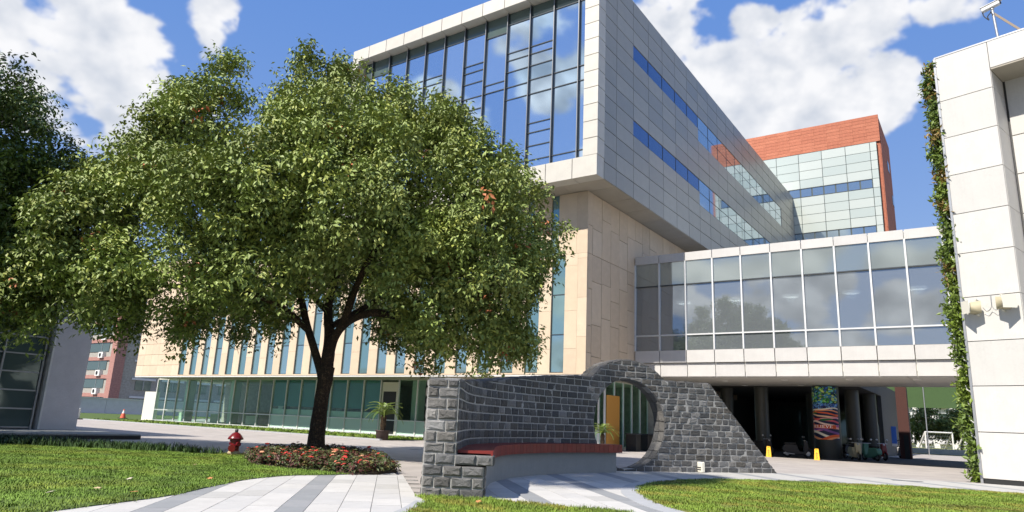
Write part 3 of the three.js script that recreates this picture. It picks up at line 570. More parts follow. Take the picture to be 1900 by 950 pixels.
// ---------------------------------------------------------------- dry-stone garden wall with a moon gate
const GS = 12.05, GY = 1.55, GRad = 1.45, GOut = 2.12, TH = .6, ROW = .205;
function wallTop(s) {
  const K = [[0, 2.2], [4.7, 2.45], [6.5, 2.65], [8, 2.82], [9.3, 2.94], [10.3, 3.01], [13.5, 3.06], [15.45, 3.075], [18.37, .02]]; let y = K[K.length - 1][1];
  for (let i = 0; i < K.length - 1; i++) if (s >= K[i][0] && s <= K[i + 1][0]) y = mix(K[i][1], K[i + 1][1], (s - K[i][0]) / (K[i + 1][0] - K[i][0]));
  const d = GOut * GOut - (s - GS) * (s - GS); return d > 0 ? Math.max(y, GY + Math.sqrt(d)) : y;
}
{
  const w = thing('stone_garden_wall', 'curved grey rough stone garden wall with a round moon gate opening', 'wall', [-9.6, 0, -19]);
  const O = [-9.6, 0, -19];
  const face = (d0) => (s, y, d) => { const p = wallAt(s, d0 + d); return [p[0] - O[0], y, p[1] - O[2]]; };
  // mortar core in narrow vertical slices
  const pos = [], quad = (a, b, c, d) => pos.push(...a, ...b, ...c, ...a, ...c, ...d);
  const S0 = face(.005), S1 = face(-TH - .005), ds = .0613 * 2;
  const rec = .03;
  for (let s = 0.02; s < 18.36; s += ds) {
    const t = Math.min(18.37, s + ds), hs = x => { const q = (GRad + rec) ** 2 - (x - GS) ** 2; return q > 0 ? Math.sqrt(q) : 0; };
    const h0 = hs(s), h1 = hs(t), spans = (h0 || h1) ? [[0, 0, Math.max(0, GY - h0), Math.max(0, GY - h1)], [GY + h0, GY + h1, wallTop(s) - rec, wallTop(t) - rec]] : [[0, 0, wallTop(s) - rec, wallTop(t) - rec]];
    for (const [a0, a1, b0, b1] of spans) {
      quad(S0(s, a0, 0), S0(t, a1, 0), S0(t, b1, 0), S0(s, b0, 0)); quad(S1(t, a1, 0), S1(s, a0, 0), S1(s, b0, 0), S1(t, b1, 0));
      quad(S0(s, b0, 0), S0(t, b1, 0), S1(t, b1, 0), S1(s, b0, 0)); quad(S1(s, a0, 0), S1(t, a1, 0), S0(t, a1, 0), S0(s, a0, 0));
    }
  }
  quad(S1(0, 0, 0), S0(0, 0, 0), S0(0, 2.17, 0), S1(0, 2.17, 0));
  // the step that carries the bench end
  const stepBox = (d1, y0, y1, s1) => { const c = [[.006, 0], [.006, d1 - .008], [s1 - .01, d1 - .008], [s1 - .01, 0]].map(([s, d]) => wallAt(s, d)), lo = c.map(p => [p[0] - O[0], y0, p[1] - O[2]]), hi = c.map(p => [p[0] - O[0], y1 - .02, p[1] - O[2]]); quad(hi[0], hi[1], hi[2], hi[3]); for (let i = 0; i < 4; i++) { const j = (i + 1) % 4; quad(lo[i], lo[j], hi[j], hi[i]); } };
  stepBox(.56, 0, 3 * ROW, .5); stepBox(.72, 3 * ROW + .02, 4 * ROW, .5);
  const cg = new THREE.BufferGeometry(); cg.setAttribute('position', new THREE.Float32BufferAttribute(pos, 3)); cg.setAttribute('uv', new THREE.Float32BufferAttribute(pos.length / 3 * 2 ? Array.from({ length: pos.length / 3 }, (_, i) => [pos[i * 3] + pos[i * 3 + 2], pos[i * 3 + 1]]).flat() : [], 2)); cg.computeVertexNormals();
  M.mortar.side = THREE.DoubleSide; mesh(w, 'mortar_core', cg, M.mortar);

  // one rough-faced stone on a surface: poly in (u, v), map(u, v, depth) to space
  const q = mulberry(303), jit = a => (q() - .5) * 2 * a, stones = [];
  function stone(poly, map, bulge = .03, gap = .0125, lightness = 1) {
    if (poly.length < 3) return; let A = area(poly); if (Math.abs(A) < .0022) return; if (A < 0) poly = poly.slice().reverse();
    const cx = poly.reduce((s, p) => s + p[0], 0) / poly.length, cy = poly.reduce((s, p) => s + p[1], 0) / poly.length;
    const ring = []; for (let i = 0; i < poly.length; i++) { const a = poly[i], b = poly[(i + 1) % poly.length], n = Math.max(1, Math.min(4, Math.round(Math.hypot(b[0] - a[0], b[1] - a[1]) / .13))); for (let k = 0; k < n; k++) ring.push([a[0] + (b[0] - a[0]) * k / n, a[1] + (b[1] - a[1]) * k / n]); }
    const ext = Math.sqrt(Math.abs(A)), ins = (p, d) => { const dx = p[0] - cx, dy = p[1] - cy; const kx = Math.max(0, 1 - d / Math.max(.03, Math.abs(dx) + .001)), ky = Math.max(0, 1 - d / Math.max(.03, Math.abs(dy) + .001)); return [cx + dx * Math.max(.1, kx), cy + dy * Math.max(.1, ky)]; };
    const tilt = [jit(.10), jit(.10)], hgt = bulge * (.75 + q() * .5);
    const r0 = ring.map(p => { const [u, v] = ins(p, gap); return map(u, v, -.03); }), r1 = ring.map(p => { const [u, v] = ins(p, gap + .002); return map(u + jit(.003), v + jit(.003), hgt * .35 + jit(.004)); });
    const r2 = ring.map(p => { const [u, v] = ins(p, gap + .014 + q() * .03); return map(u, v, hgt * (.6 + q() * .6) + (u - cx) * tilt[0] + (v - cy) * tilt[1]); });
    const r3 = ring.map(p => { const k = .42 + q() * .16; return map(cx + (p[0] - cx) * k, cy + (p[1] - cy) * k, hgt * (.75 + q() * .55) + (p[0] - cx) * tilt[0] * k); });
    const c = map(cx + jit(ext * .2), cy + jit(ext * .15), hgt * (.95 + jit(.3)));
    const P = [], U = [], n = ring.length, tri = (a, b, e, ua, ub, ue) => { P.push(...a, ...b, ...e); U.push(...ua, ...ub, ...ue); }, ou = q() * 9, uv = p => [p[0] + ou, p[1] + ou];
    for (let i = 0; i < n; i++) { const j = (i + 1) % n, a = uv(ring[i]), b = uv(ring[j]); tri(r0[i], r0[j], r1[j], a, b, b); tri(r0[i], r1[j], r1[i], a, b, a); tri(r1[i], r1[j], r2[j], a, b, b); tri(r1[i], r2[j], r2[i], a, b, a); const a3 = [(a[0] + cx + ou) / 2, (a[1] + cy + ou) / 2], b3 = [(b[0] + cx + ou) / 2, (b[1] + cy + ou) / 2]; tri(r2[i], r2[j], r3[j], a, b, b3); tri(r2[i], r3[j], r3[i], a, b3, a3); tri(r3[i], r3[j], c, a3, b3, [cx + ou, cy + ou]); }
    const g = new THREE.BufferGeometry(); g.setAttribute('position', new THREE.Float32BufferAttribute(P, 3)); g.setAttribute('uv', new THREE.Float32BufferAttribute(U, 2)); g.computeVertexNormals();
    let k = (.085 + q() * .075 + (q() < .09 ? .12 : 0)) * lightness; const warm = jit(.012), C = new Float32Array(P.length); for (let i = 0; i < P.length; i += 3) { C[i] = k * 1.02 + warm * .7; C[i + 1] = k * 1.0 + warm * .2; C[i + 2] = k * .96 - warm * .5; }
    g.setAttribute('color', new THREE.BufferAttribute(C, 3));
    const dist = Math.hypot(c[0] + O[0], c[1] - 1.45, c[2] + O[2]); stones.push({ g, size: Math.sqrt(Math.abs(A)) / dist });
  }
  const inner = face(0);
  const clipAll = (poly) => {                                         // keep what lies under the top line and outside the gate
    const cx = poly.reduce((s, p) => s + p[0], 0) / poly.length, cy = poly.reduce((s, p) => s + p[1], 0) / poly.length;
    const da = Math.hypot(cx - GS, cy - GY), u = [(cx - GS) / da, (cy - GY) / da];
    if (poly.some(p => Math.hypot(p[0] - GS, p[1] - GY) < GRad)) poly = clipHalf(poly, -u[0], -u[1], -(u[0] * GS + u[1] * GY + GRad));
    if (!poly.length) return poly;
    const flat = s => { const K = wallTop(s), d = GOut * GOut - (s - GS) ** 2; return [K, d > 0 && Math.abs(K - (GY + Math.sqrt(Math.max(0, d)))) < 1e-6]; };
    if (poly.some(p => p[1] > wallTop(p[0]) - .002)) {
      if (flat(cx)[1]) poly = clipHalf(poly, u[0], u[1], u[0] * GS + u[1] * GY + GOut);
      else { const a = cx - .06, b = cx + .06, ya = wallTop(a), yb = wallTop(b), sl = (yb - ya) / (b - a); poly = clipHalf(poly, -sl, 1, ya - sl * a); }
    } return poly;
  };
  for (let r = 0; r * ROW < 3.8; r++) {
    const y0 = r * ROW, y1 = y0 + ROW; let s = (r % 2 ? -.0 : -.0);
    let first = true;
    while (s < 18.4) {
      let L = first && r % 2 ? .2 : .26 + q() * .2; first = false; const e = Math.min(18.37, s + L);
      if (y0 < wallTop(Math.min(18.3, (s + e) / 2)) + .25 && e - s > .05) { const p = clipAll([[s, y0], [e, y0], [e, y1], [s, y1]]); const under = y1 < .82 && s > .5 && e < 11; if (p.length >= 3 && !under) stone(p, inner, .022); }
      s += L;
    }
  }
  // end face of the pillar, with the step
  const e0 = wallAt(0, 0), en = wallAt(.0, -1), eu = [e0[0] - en[0], e0[1] - en[1]], et = (() => { const a = wallAt(0), b = wallAt(.3), l = Math.hypot(a[0] - b[0], a[1] - b[1]); return [(a[0] - b[0]) / l, (a[1] - b[1]) / l]; })();
  const endMap = (u, v, d) => [e0[0] + eu[0] * u + et[0] * d - O[0], v, e0[1] + eu[1] * u + et[1] * d - O[2]];
  for (let r = 0; r < 11; r++) {
    const y0 = r * ROW, y1 = r === 10 ? 2.2 : y0 + ROW, u1 = r < 3 ? .56 : r < 4 ? .72 : 0; let u = -TH, first = true;
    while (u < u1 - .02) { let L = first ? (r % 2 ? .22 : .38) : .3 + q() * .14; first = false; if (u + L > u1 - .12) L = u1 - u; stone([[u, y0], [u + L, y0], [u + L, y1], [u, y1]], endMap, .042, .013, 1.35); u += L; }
  }
  // inner end of the step, outer flank near the pillar, tops and gate lining
  const stepEnd = d0 => (u, v, d) => { const p = wallAt(Math.max(0, u), d0 + d); return [p[0] - O[0], v, p[1] - O[2]]; };
  for (let r = 0; r < 4; r++) for (const [a, b] of r % 2 ? [[0, .2], [.2, .5]] : [[0, .32], [.32, .5]]) stone([[a, r * ROW], [b, r * ROW], [b, r * ROW + ROW], [a, r * ROW + ROW]], stepEnd(r < 3 ? .56 : .72), .02);
  const outer = (u, v, d) => { const p = wallAt(u, -TH - d); return [p[0] - O[0], v, p[1] - O[2]]; };
  for (let r = 0; r < 18; r++) { let s = 0, f = true; while (s < 18) { const L = f && r % 2 ? .2 : .3 + q() * .2; f = false; const e = Math.min(18, s + L), p = clipAll([[s, r * ROW], [e, r * ROW], [e, r * ROW + ROW], [s, r * ROW + ROW]]); if (r * ROW < wallTop((s + e) / 2)) { const k = stones.length; stone(p, outer, .03); if (stones.length > k && s > 2) stones[k].size *= .01; } s += L; } }
  const topMap = (u, v, d) => { const p = wallAt(u, v); return [p[0] - O[0], wallTop(u) + d, p[1] - O[2]]; };
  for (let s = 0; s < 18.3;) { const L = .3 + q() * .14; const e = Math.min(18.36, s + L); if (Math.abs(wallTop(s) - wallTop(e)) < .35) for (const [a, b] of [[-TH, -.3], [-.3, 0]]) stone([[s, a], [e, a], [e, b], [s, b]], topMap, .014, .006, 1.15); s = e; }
  for (let a = -1.35; a < Math.PI * 2 - 1.85; ) {                     // voussoirs round the opening
    const L = .24, f = Math.min(Math.PI * 2 - 1.85, a + L);
    const m = (u, v, d) => { const p = wallAt(GS + Math.cos(u) * (GRad - d), v); return [p[0] - O[0], Math.max(.0, GY + Math.sin(u) * (GRad - d)), p[1] - O[2]]; };
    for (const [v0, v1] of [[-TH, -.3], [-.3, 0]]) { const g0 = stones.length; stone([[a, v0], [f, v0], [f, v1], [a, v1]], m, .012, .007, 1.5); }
    a = f;
  }
  stones.sort((a, b) => b.size - a.size);
  stones.slice(0, 300).forEach(s => mesh(w, 'stone', s.g, M.rock));
  const rest = mergeGeometries(stones.slice(300).map(s => s.g)); const rm = mesh(w, 'small_stones', rest, M.rock); rm.userData.kind = 'stuff';
  console.log('stones', stones.length);

  // bench that follows the wall
  const b = thing('curved_bench', 'long curved bench with dark red boards on a concrete base along the wall', 'bench', [-9.6, 0, -19]);
  const cp = [], qd = (a, c, d, e) => cp.push(...a, ...c, ...d, ...a, ...d, ...e), B = (s, d, y) => { const p = wallAt(s, d); return [p[0] - O[0], y, p[1] - O[2]]; };
  for (let s = .5; s < 11.05; s += .2) { const t = Math.min(11.08, s + .2); qd(B(s, .55, 0), B(t, .55, 0), B(t, .55, .79), B(s, .55, .79)); qd(B(s, .55, .79), B(t, .55, .79), B(t, -.02, .79), B(s, -.02, .79)); }
  qd(B(11.08, .55, 0), B(11.08, -.02, 0), B(11.08, -.02, .79), B(11.08, .55, .79));
  const bg = new THREE.BufferGeometry(); bg.setAttribute('position', new THREE.Float32BufferAttribute(cp, 3)); bg.setAttribute('uv', new THREE.Float32BufferAttribute(Array.from({ length: cp.length / 3 }, (_, i) => [cp[i * 3] + cp[i * 3 + 2], cp[i * 3 + 1]]).flat(), 2)); bg.computeVertexNormals();
  M.concrete.side = THREE.DoubleSide; mesh(b, 'concrete_base', bg, M.concrete);
  for (let s = .22, i = 0; s < 11.15; s += .22, i++) {
    const t = s + .21, v = [], yt = .885, yb = .835, ya = .64 + (i ? rr(-.004, .004) : 0), dF = .70, dB = .02, dI = .655;
    const prof = [[dB, yb], [dB, yt], [dF, yt], [dF, ya], [dI, ya], [dI, yb]], A = prof.map(([d, y]) => B(s, d, y)), C = prof.map(([d, y]) => B(t, d, y)), T = (a, c, d) => v.push(...a, ...c, ...d);
    for (let k = 0; k < 6; k++) { const j = (k + 1) % 6; T(A[k], C[k], C[j]); T(A[k], C[j], A[j]); }
    for (const [X, fl] of [[A, 1], [C, 0]]) for (const [a, c, d] of [[0, 1, 5], [1, 2, 5], [2, 4, 5], [2, 3, 4]]) fl ? T(X[a], X[c], X[d]) : T(X[a], X[d], X[c]);
    const g = new THREE.BufferGeometry(); g.setAttribute('position', new THREE.Float32BufferAttribute(v, 3)); g.setAttribute('uv', new THREE.Float32BufferAttribute(Array.from({ length: v.length / 3 }, (_, n) => [v[n * 3] + i * .37, v[n * 3 + 2] + v[n * 3 + 1]]).flat(), 2)); g.computeVertexNormals();
    mesh(b, 'seat_board', g, Object.assign(M.redWood[i % 3], { side: THREE.DoubleSide }));
  }
}

// ---------------------------------------------------------------- trees
const camRight = new THREE.Vector3(Math.cos(34.655 * R), 0, -Math.sin(34.655 * R)), camBack = new THREE.Vector3(Math.sin(34.655 * R), 0, Math.cos(34.655 * R));
function limb(pts, radii, seg = 9) {                                  // a tapering, slightly gnarled limb
  const curve = new THREE.CatmullRomCurve3(pts.map(p => new THREE.Vector3(...p))), n = pts.length * 6, fr = curve.computeFrenetFrames(n, false), P = [], U = [], I = [];
  let len = curve.getLength();
  for (let i = 0; i <= n; i++) {
    const t = i / n, c = curve.getPoint(t), k = t * (radii.length - 1), a = Math.min(radii.length - 2, Math.floor(k)), r = mix(radii[a], radii[a + 1], k - a);
    for (let j = 0; j <= seg; j++) { const an = j / seg * 6.28318, w = r * (1 + .10 * n3(Math.cos(an) * 1.3 + c.x, c.y * .9, Math.sin(an) * 1.3 + c.z)), v = c.clone().addScaledVector(fr.normals[i], Math.cos(an) * w).addScaledVector(fr.binormals[i], Math.sin(an) * w); P.push(v.x, v.y, v.z); U.push(j / seg * Math.max(.5, radii[0] * 6), t * len); }
  }
  for (let i = 0; i < n; i++) for (let j = 0; j < seg; j++) { const a = i * (seg + 1) + j, b = a + seg + 1; I.push(a, b, a + 1, b, b + 1, a + 1); }
  const g = new THREE.BufferGeometry(); g.setAttribute('position', new THREE.Float32BufferAttribute(P, 3)); g.setAttribute('uv', new THREE.Float32BufferAttribute(U, 2)); g.setIndex(I); g.computeVertexNormals(); return g;
}
// lobes: [right, up, toward the viewer, radius] about the trunk foot, in metres; r/b frame given by two unit vectors
function crown(parent, lobes, o) {
  const q = mulberry(o.seed), pts = [], v = new THREE.Vector3();
  const L = lobes.map(l => ({ c: new THREE.Vector3(0, l[1], 0).addScaledVector(o.right, l[0]).addScaledVector(o.back, l[2]), r: l[3] }));
  for (const l of L) {
    const nc = Math.max(5, Math.round(l.r * l.r * 12.57 * (o.clumps || .85)));
    for (let c = 0; c < nc; c++) {                                    // clumps of twigs on the lobe, most of them on its shell
      const z = q() * 2 - 1, a = q() * 6.28318, s = Math.sqrt(1 - z * z); v.set(Math.cos(a) * s, z, Math.sin(a) * s);
      if (v.y < -.4 && q() < .4) continue;
      const rad = l.r * (.62 + .42 * q() + .2 * n3(v.x * 1.9 + l.c.x, v.y * 1.9 + l.c.y, v.z * 1.9 + l.c.z)), cp = v.clone().multiplyScalar(rad); cp.y *= .95; cp.add(l.c);
      let deep = false; for (const k of L) if (k !== l && cp.distanceTo(k.c) < k.r * .55) { deep = true; break; }
      if (deep && q() < .8) continue;
      const cr = .30 + q() * .36, n = Math.round(o.density * (.55 + cr * cr * 3.4));
      for (let i = 0; i < n; i++) {
        const p = new THREE.Vector3(q() + q() + q() - 1.5, q() + q() + q() - 1.5, q() + q() + q() - 1.5).multiplyScalar(cr * 1.25); p.y = p.y * .75 - p.lengthSq() * .25; p.add(cp);
        if (p.y < o.floor) continue; pts.push([p, v.clone()]);
      }
    }
  }
  const im = new THREE.InstancedMesh(o.geo, o.mat, pts.length), m = new THREE.Matrix4(), qa = new THREE.Quaternion(), e = new THREE.Euler(), cc = new THREE.Color(), sv = new THREE.Vector3();
  pts.forEach(([p, d], i) => {
    e.set((q() - .5) * .9 + d.z * .5, q() * 6.283, (q() - .5) * .9 - d.x * .5); qa.setFromEuler(e); const s = .6 + q() * .8; m.compose(p, qa, sv.set(s, s, s)); im.setMatrixAt(i, m);
    const k = .86 + q() * .4 + .25 * n3(p.x * .3, p.y * .3, p.z * .3), y = q() < .2 ? 1.35 : 1, red = q() < .004; cc.setRGB(k * y * (red ? 2.2 : 1), k * (red ? .6 : .5 + .5 * y), k * .85); im.setColorAt(i, cc);
  });
  im.name = 'crown'; im.userData.kind = 'stuff'; im.castShadow = im.receiveShadow = true; parent.add(im); return pts.length;
}
const sprig = leafSprig(13, .18, .085, .27, 8);
// the big broadleaf tree
{
  const t = thing('broadleaf_tree', 'large spreading green broadleaf tree growing from the flower bed', 'tree', [-19.55, 0, -16.75]);
  const at = (r, y, b) => camRight.clone().multiplyScalar(r).addScaledVector(camBack, b).setY(y).toArray();
  const trunk = mesh(t, 'trunk', limb([at(.0, -.15, 0), at(-.02, .5, 0), at(.0, 1.4, 0), at(.05, 2.3, 0), at(.12, 3.1, 0)], [.44, .31, .26, .245, .26], 16), M.bark);
  const br = (pts, r) => mesh(t, 'limb', limb(pts, r, 10), M.bark);
  br([at(.1, 2.8, 0), at(.15, 3.7, .05), at(.55, 4.55, .2), at(1.5, 5.05, .3), at(3.0, 4.95, .4), at(4.6, 5.5, .6), at(6.2, 6.4, .5)], [.21, .19, .165, .15, .12, .08, .03]);
  br([at(.02, 2.6, 0), at(-.3, 3.4, 0), at(-.75, 4.4, -.1), at(-1.2, 5.6, -.3), at(-1.9, 7.6, -.6), at(-2.6, 10.5, -.8), at(-2.8, 13, -.6)], [.18, .14, .13, .12, .10, .07, .02]);
  br([at(.1, 3.1, 0), at(.0, 4.2, -.3), at(-.3, 5.4, -.8), at(-.1, 7.4, -1.4), at(.6, 10, -1.6), at(.9, 12.5, -1.5)], [.24, .19, .16, .13, .08, .02]);
  br([at(-.75, 4.4, -.1), at(-1.8, 5.2, .4), at(-3.6, 5.7, .9), at(-6.0, 5.6, 1.1), at(-8.6, 6.1, 1.0)], [.13, .12, .09, .07, .02]);
  br([at(.55, 4.6, .2), at(1.2, 6.2, 1.0), at(2.4, 8.6, 1.6), at(3.4, 11, 1.4)], [.14, .12, .08, .02]);
  br([at(-1.2, 5.6, -.3), at(-3.0, 7.6, 1.6), at(-5.2, 10.2, 2.0), at(-5.6, 12.4, 1.6)], [.12, .10, .06, .02]);
  br([at(.0, 4.6, -.4), at(1.6, 6.4, -2.8), at(3.4, 8.4, -4.2)], [.12, .09, .02]); br([at(-.3, 5.2, -.7), at(-2.6, 7, -3.2), at(-5.6, 9, -4.4)], [.12, .09, .02]);
  // leafy masses; outline read off the photograph, depth spread through the crown
  const lobes = [
    // left skirt and shoulder
    [-10.2, 5.9, .9, 1.7], [-9.0, 5.2, 1.7, 1.4], [-11.3, 5.0, .6, .9], [-10.4, 8.2, .2, 1.6], [-9.9, 9.9, 0, .9], [-8.9, 9.4, .6, 1.3], [-8.4, 7.2, 2.6, 1.7], [-8.7, 10.8, -.4, .8], [-6.4, 5.6, 2.9, 1.6], [-7.4, 4.9, .6, 1.2], [-7.6, 8.6, 1.6, 1.4],
    // dome with its tip at the left
    [-5.9, 12.0, .6, 1.3], [-5.7, 13.5, .2, .95], [-5.5, 14.6, .1, .5], [-6.9, 12.6, .4, .8], [-7.3, 13.3, .2, .5], [-6.4, 10.6, 1.5, 1.5], [-4.9, 10.2, 1.2, 1.0], [-5.8, 9.0, 2.6, 1.5], [-4.4, 8.0, 3.4, 1.7], [-3.2, 6.4, 3.6, 1.6], [-3.6, 5.4, 2.0, 1.1],
    // twin middle domes
    [-1.9, 13.4, .2, .95], [-1.95, 14.9, .1, .5], [-.5, 13.8, -.3, .85], [-.5, 15.0, -.3, .42], [-1.3, 12.0, 1.1, 1.3], [-.5, 10.6, 2.4, 1.7], [-1.9, 10.0, 2.2, 1.3], [-1.7, 8.4, 3.6, 1.7], [.5, 12.2, .2, 1.4], [.6, 8.0, 3.5, 1.7], [-.4, 6.4, 3.1, 1.3],
    // right-hand steps
    [1.7, 12.9, -.2, 1.0], [1.6, 14.0, -.4, .45], [2.6, 12.0, .4, 1.2], [1.9, 10.4, 2.1, 1.6], [3.6, 12.6, -.2, .8], [3.7, 13.4, -.2, .4], [3.9, 11.2, .8, 1.3], [4.9, 12.0, -.2, .7], [2.8, 8.6, 3.0, 1.7], [5.0, 10.2, 1.2, 1.4], [5.9, 11.0, 0, .8], [5.2, 8.4, 2.3, 1.6], [3.6, 6.6, 2.8, 1.5], [6.5, 9.6, .3, 1.1], [7.0, 8.0, .6, 1.2], [6.8, 6.8, .9, 1.2], [5.7, 5.9, 1.7, 1.5], [6.7, 5.4, .1, 1.0], [4.4, 4.9, 1.7, 1.1], [3.0, 4.7, .3, .9], [5.6, 4.1, .7, 1.0], [4.0, 3.7, -.4, .8], [6.3, 4.1, -.5, .9], [7.0, 4.4, .2, .5],
    // far side
    [-3.0, 9.4, -3.6, 2.2], [1.8, 9.2, -4, 2.2], [-6.6, 7.4, -3.2, 2.0], [5.0, 7.4, -3.2, 1.9], [0, 7.0, -4.6, 1.8], [-.9, 11.2, -2.4, 1.4], [2.6, 5.2, -2.6, 1.3], [-4.6, 5.6, -2.8, 1.5], [-2.6, 5.2, -1.2, 1.0], [-4.8, 4.7, .4, .9], [-8.6, 4.9, -1.2, 1.0], [-6.0, 4.4, -1.0, .8], [-1.2, 7.4, -.6, 1.6], [2.4, 7.4, 0, 1.5],
  ];
  console.log('leaf sprigs', crown(t, lobes.map(l => l[0] < -4.2 && l[1] > 7 ? [l[0] + .5, l[1], l[2], l[3]] : l), { seed: 21, right: camRight, back: camBack, density: 14, clumps: .9, floor: 2.6, geo: sprig, mat: M.leaf }));
}
// dark tree beside the pavilion, and one outside the picture that shades the bench
const leafDark = std([.06, .10, .02], .42, { side: THREE.DoubleSide });  // low leaf tone stands in for the shade over the pavilion tree
function simpleTree(label, pos, lobes, trunkPts, radii, mat, seed, density, group) {
  const t = thing('broadleaf_tree', label, 'tree', pos, 0, group);
  mesh(t, 'trunk', limb(trunkPts, radii, 12), M.bark);
  crown(t, lobes, { seed, right: new THREE.Vector3(1, 0, 0), back: new THREE.Vector3(0, 0, 1), density, floor: 2.5, geo: sprig, mat });
  return t;
}
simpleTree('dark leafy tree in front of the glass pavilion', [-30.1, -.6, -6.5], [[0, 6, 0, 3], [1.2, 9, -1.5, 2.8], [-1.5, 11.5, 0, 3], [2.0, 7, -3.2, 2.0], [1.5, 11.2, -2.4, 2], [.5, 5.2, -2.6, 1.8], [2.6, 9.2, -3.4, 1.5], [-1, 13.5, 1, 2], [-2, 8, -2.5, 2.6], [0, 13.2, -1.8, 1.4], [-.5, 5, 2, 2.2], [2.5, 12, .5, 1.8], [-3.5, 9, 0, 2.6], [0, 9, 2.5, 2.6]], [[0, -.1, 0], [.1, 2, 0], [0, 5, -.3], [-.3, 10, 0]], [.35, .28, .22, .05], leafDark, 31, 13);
simpleTree('tall broadleaf tree out of view that shades the bench', [2, 0, 6], [[-15.8, 25.4, -1.2, 1.8], [-15.4, 25.8, .8, 1.5], [-15.9, 25.2, -3.2, 1.7], [-15.1, 26.4, -.4, 1.5], [-14.5, 25, -.8, 1.3], [-14.7, 25.2, -2.8, 1.2], [-16.2, 25, -4.6, 1.4], [-14.4, 25.4, -4.2, 1.1]].map(l => [l[0] - .56, l[1] + 3.4, l[2] + 3.0, l[3]]).concat([[1, 30, 1, 3], [3, 28, 2, 3]]), [[0, -.1, 0], [.2, 8, 0], [.1, 17, .1], [-.2, 25, .5], [-2.5, 28, 1], [-8, 29, 1.8], [-15, 28.6, 1.6]], [.45, .38, .32, .22, .12, .09, .04], M.leaf, 41, 15);

// conifers behind the viewer, mirrored in the bridge glass
for (const [x, z, h] of [[-31, 9, 21], [-36, 12, 15]]) {
  const t = thing('conifer_tree', h > 18 ? 'tall pointed conifer out of view, mirrored in bridge glass' : 'smaller pointed conifer out of view beside a taller one', 'tree', [x, 0, z]);
  mesh(t, 'trunk', rod([0, 0, 0], [0, h, 0], .22, .02), M.bark);
  const lobes = []; for (let y = 1.5; y < h; y += .7) lobes.push([0, y, 0, .25 + (h - y) * .17]);
  crown(t, lobes, { seed: 60 + h, right: new THREE.Vector3(1, 0, 0), back: new THREE.Vector3(0, 0, 1), density: 5, clumps: .8, floor: 1, geo: sprig, mat: leafDark });
}

// ---------------------------------------------------------------- grass, border planting, flowers
function tuftGeo(n, h, w, spread, seed) {
  const q = mulberry(seed), P = [], N = [];
  for (let i = 0; i < n; i++) {
    const x = (q() - .5) * spread * 2, z = (q() - .5) * spread * 2, a = q() * 6.283, l = (q() * .9 + .1) * h * .9, hh = h * (.55 + q() * .6), ca = Math.cos(a), sa = Math.sin(a), bx0 = -sa * w / 2, bz0 = ca * w / 2;
    const b0 = [x - bx0, 0, z - bz0], b1 = [x + bx0, 0, z + bz0], m0 = [x + ca * l * .3 - bx0 * .8, hh * .62, z + sa * l * .3 - bz0 * .8], m1 = [x + ca * l * .3 + bx0 * .8, hh * .62, z + sa * l * .3 + bz0 * .8], t = [x + ca * l, hh, z + sa * l];
    for (const tri of [[b0, b1, m1], [b0, m1, m0], [m0, m1, t]]) for (const v of tri) { P.push(...v); N.push(-ca * .35 * (l > 0 ? 1 : -1), .9, -sa * .35); }
  }
  const g = new THREE.BufferGeometry(); g.setAttribute('position', new THREE.Float32BufferAttribute(P, 3)); g.setAttribute('normal', new THREE.Float32BufferAttribute(N, 3)); g.setAttribute('uv', new THREE.Float32BufferAttribute(new Float32Array(P.length / 3 * 2), 2)); return g;
}
const tuft = tuftGeo(18, .055, .008, .08, 2), tuftFar = tuftGeo(30, .042, .010, .12, 3), mondo = tuftGeo(16, .24, .022, .17, 4);
function sow(name, label, category, poly, geo, mat, box, dens, y, colour, seed, keep) {
  const q = mulberry(seed), pts = [];
  const [x0, x1, z0, z1] = box, n = Math.round((x1 - x0) * (z1 - z0) * dens(0, 0, true));
  for (let i = 0; i < n; i++) {
    const x = x0 + q() * (x1 - x0), z = z0 + q() * (z1 - z0); if (!inside([x, z], poly) || (keep && !keep(x, z))) continue;
    const f = -x * .5687 - z * .8225, sd = x * .8225 - z * .5687; if (f < 3 || Math.abs(sd) > f * .82 + 1) continue;
    if (q() > dens(x, z) / dens(0, 0, true)) continue; pts.push([x, z]);
  }
  const im = new THREE.InstancedMesh(geo, mat, pts.length), m = new THREE.Matrix4(), qa = new THREE.Quaternion(), up = new THREE.Vector3(0, 1, 0), sv = new THREE.Vector3(), c = new THREE.Color();
  pts.forEach(([x, z], i) => { qa.setFromAxisAngle(up, q() * 6.283); const s = .75 + q() * .55; m.compose(new THREE.Vector3(x, y, z), qa, sv.set(s, s * (.7 + q() * .4), s)); im.setMatrixAt(i, m); colour(c, x, z, q); im.setColorAt(i, c); });
  im.name = numbered(name); im.castShadow = im.receiveShadow = true; scene.add(im); return tag(im, label, category, null, 'stuff');
}
const distD = (a, b) => (x, z, max) => max ? a : Math.max(b, a * Math.min(1, 90 / (x * x + z * z)));
const border = spline([[-20.4, -13.95], [-23.6, -13.55], [-25.65, -12.8], [-28.5, -12.05], [-30.2, -11.1], [-34.4, -8.1]], 40).concat(spline([[-34.4, -5.6], [-27.6, -9.6], [-25.2, -10.9], [-23.6, -11.9], [-21.6, -12.9], [-20.4, -13.7]], 40));
const bedPoly = spline([[-13.0, -12.35], [-13.0, -13.8], [-15.0, -15.5], [-18.2, -17.9], [-20.4, -18.3], [-21.1, -16.8], [-20.0, -14.6], [-17.6, -12.7], [-15.9, -12.0], [-14.4, -12.2]], 60, true);
const gcol = (c, x, z, q) => { const k = .84 + .22 * n2(x * .5, z * .5) + .22 * n2(x * 1.7, z * 1.7) + (q() - .5) * .5, y = Math.max(0, n2(x * .35 + 9, z * .35)) * .35; c.setRGB(k * (1 + y), k, k); };
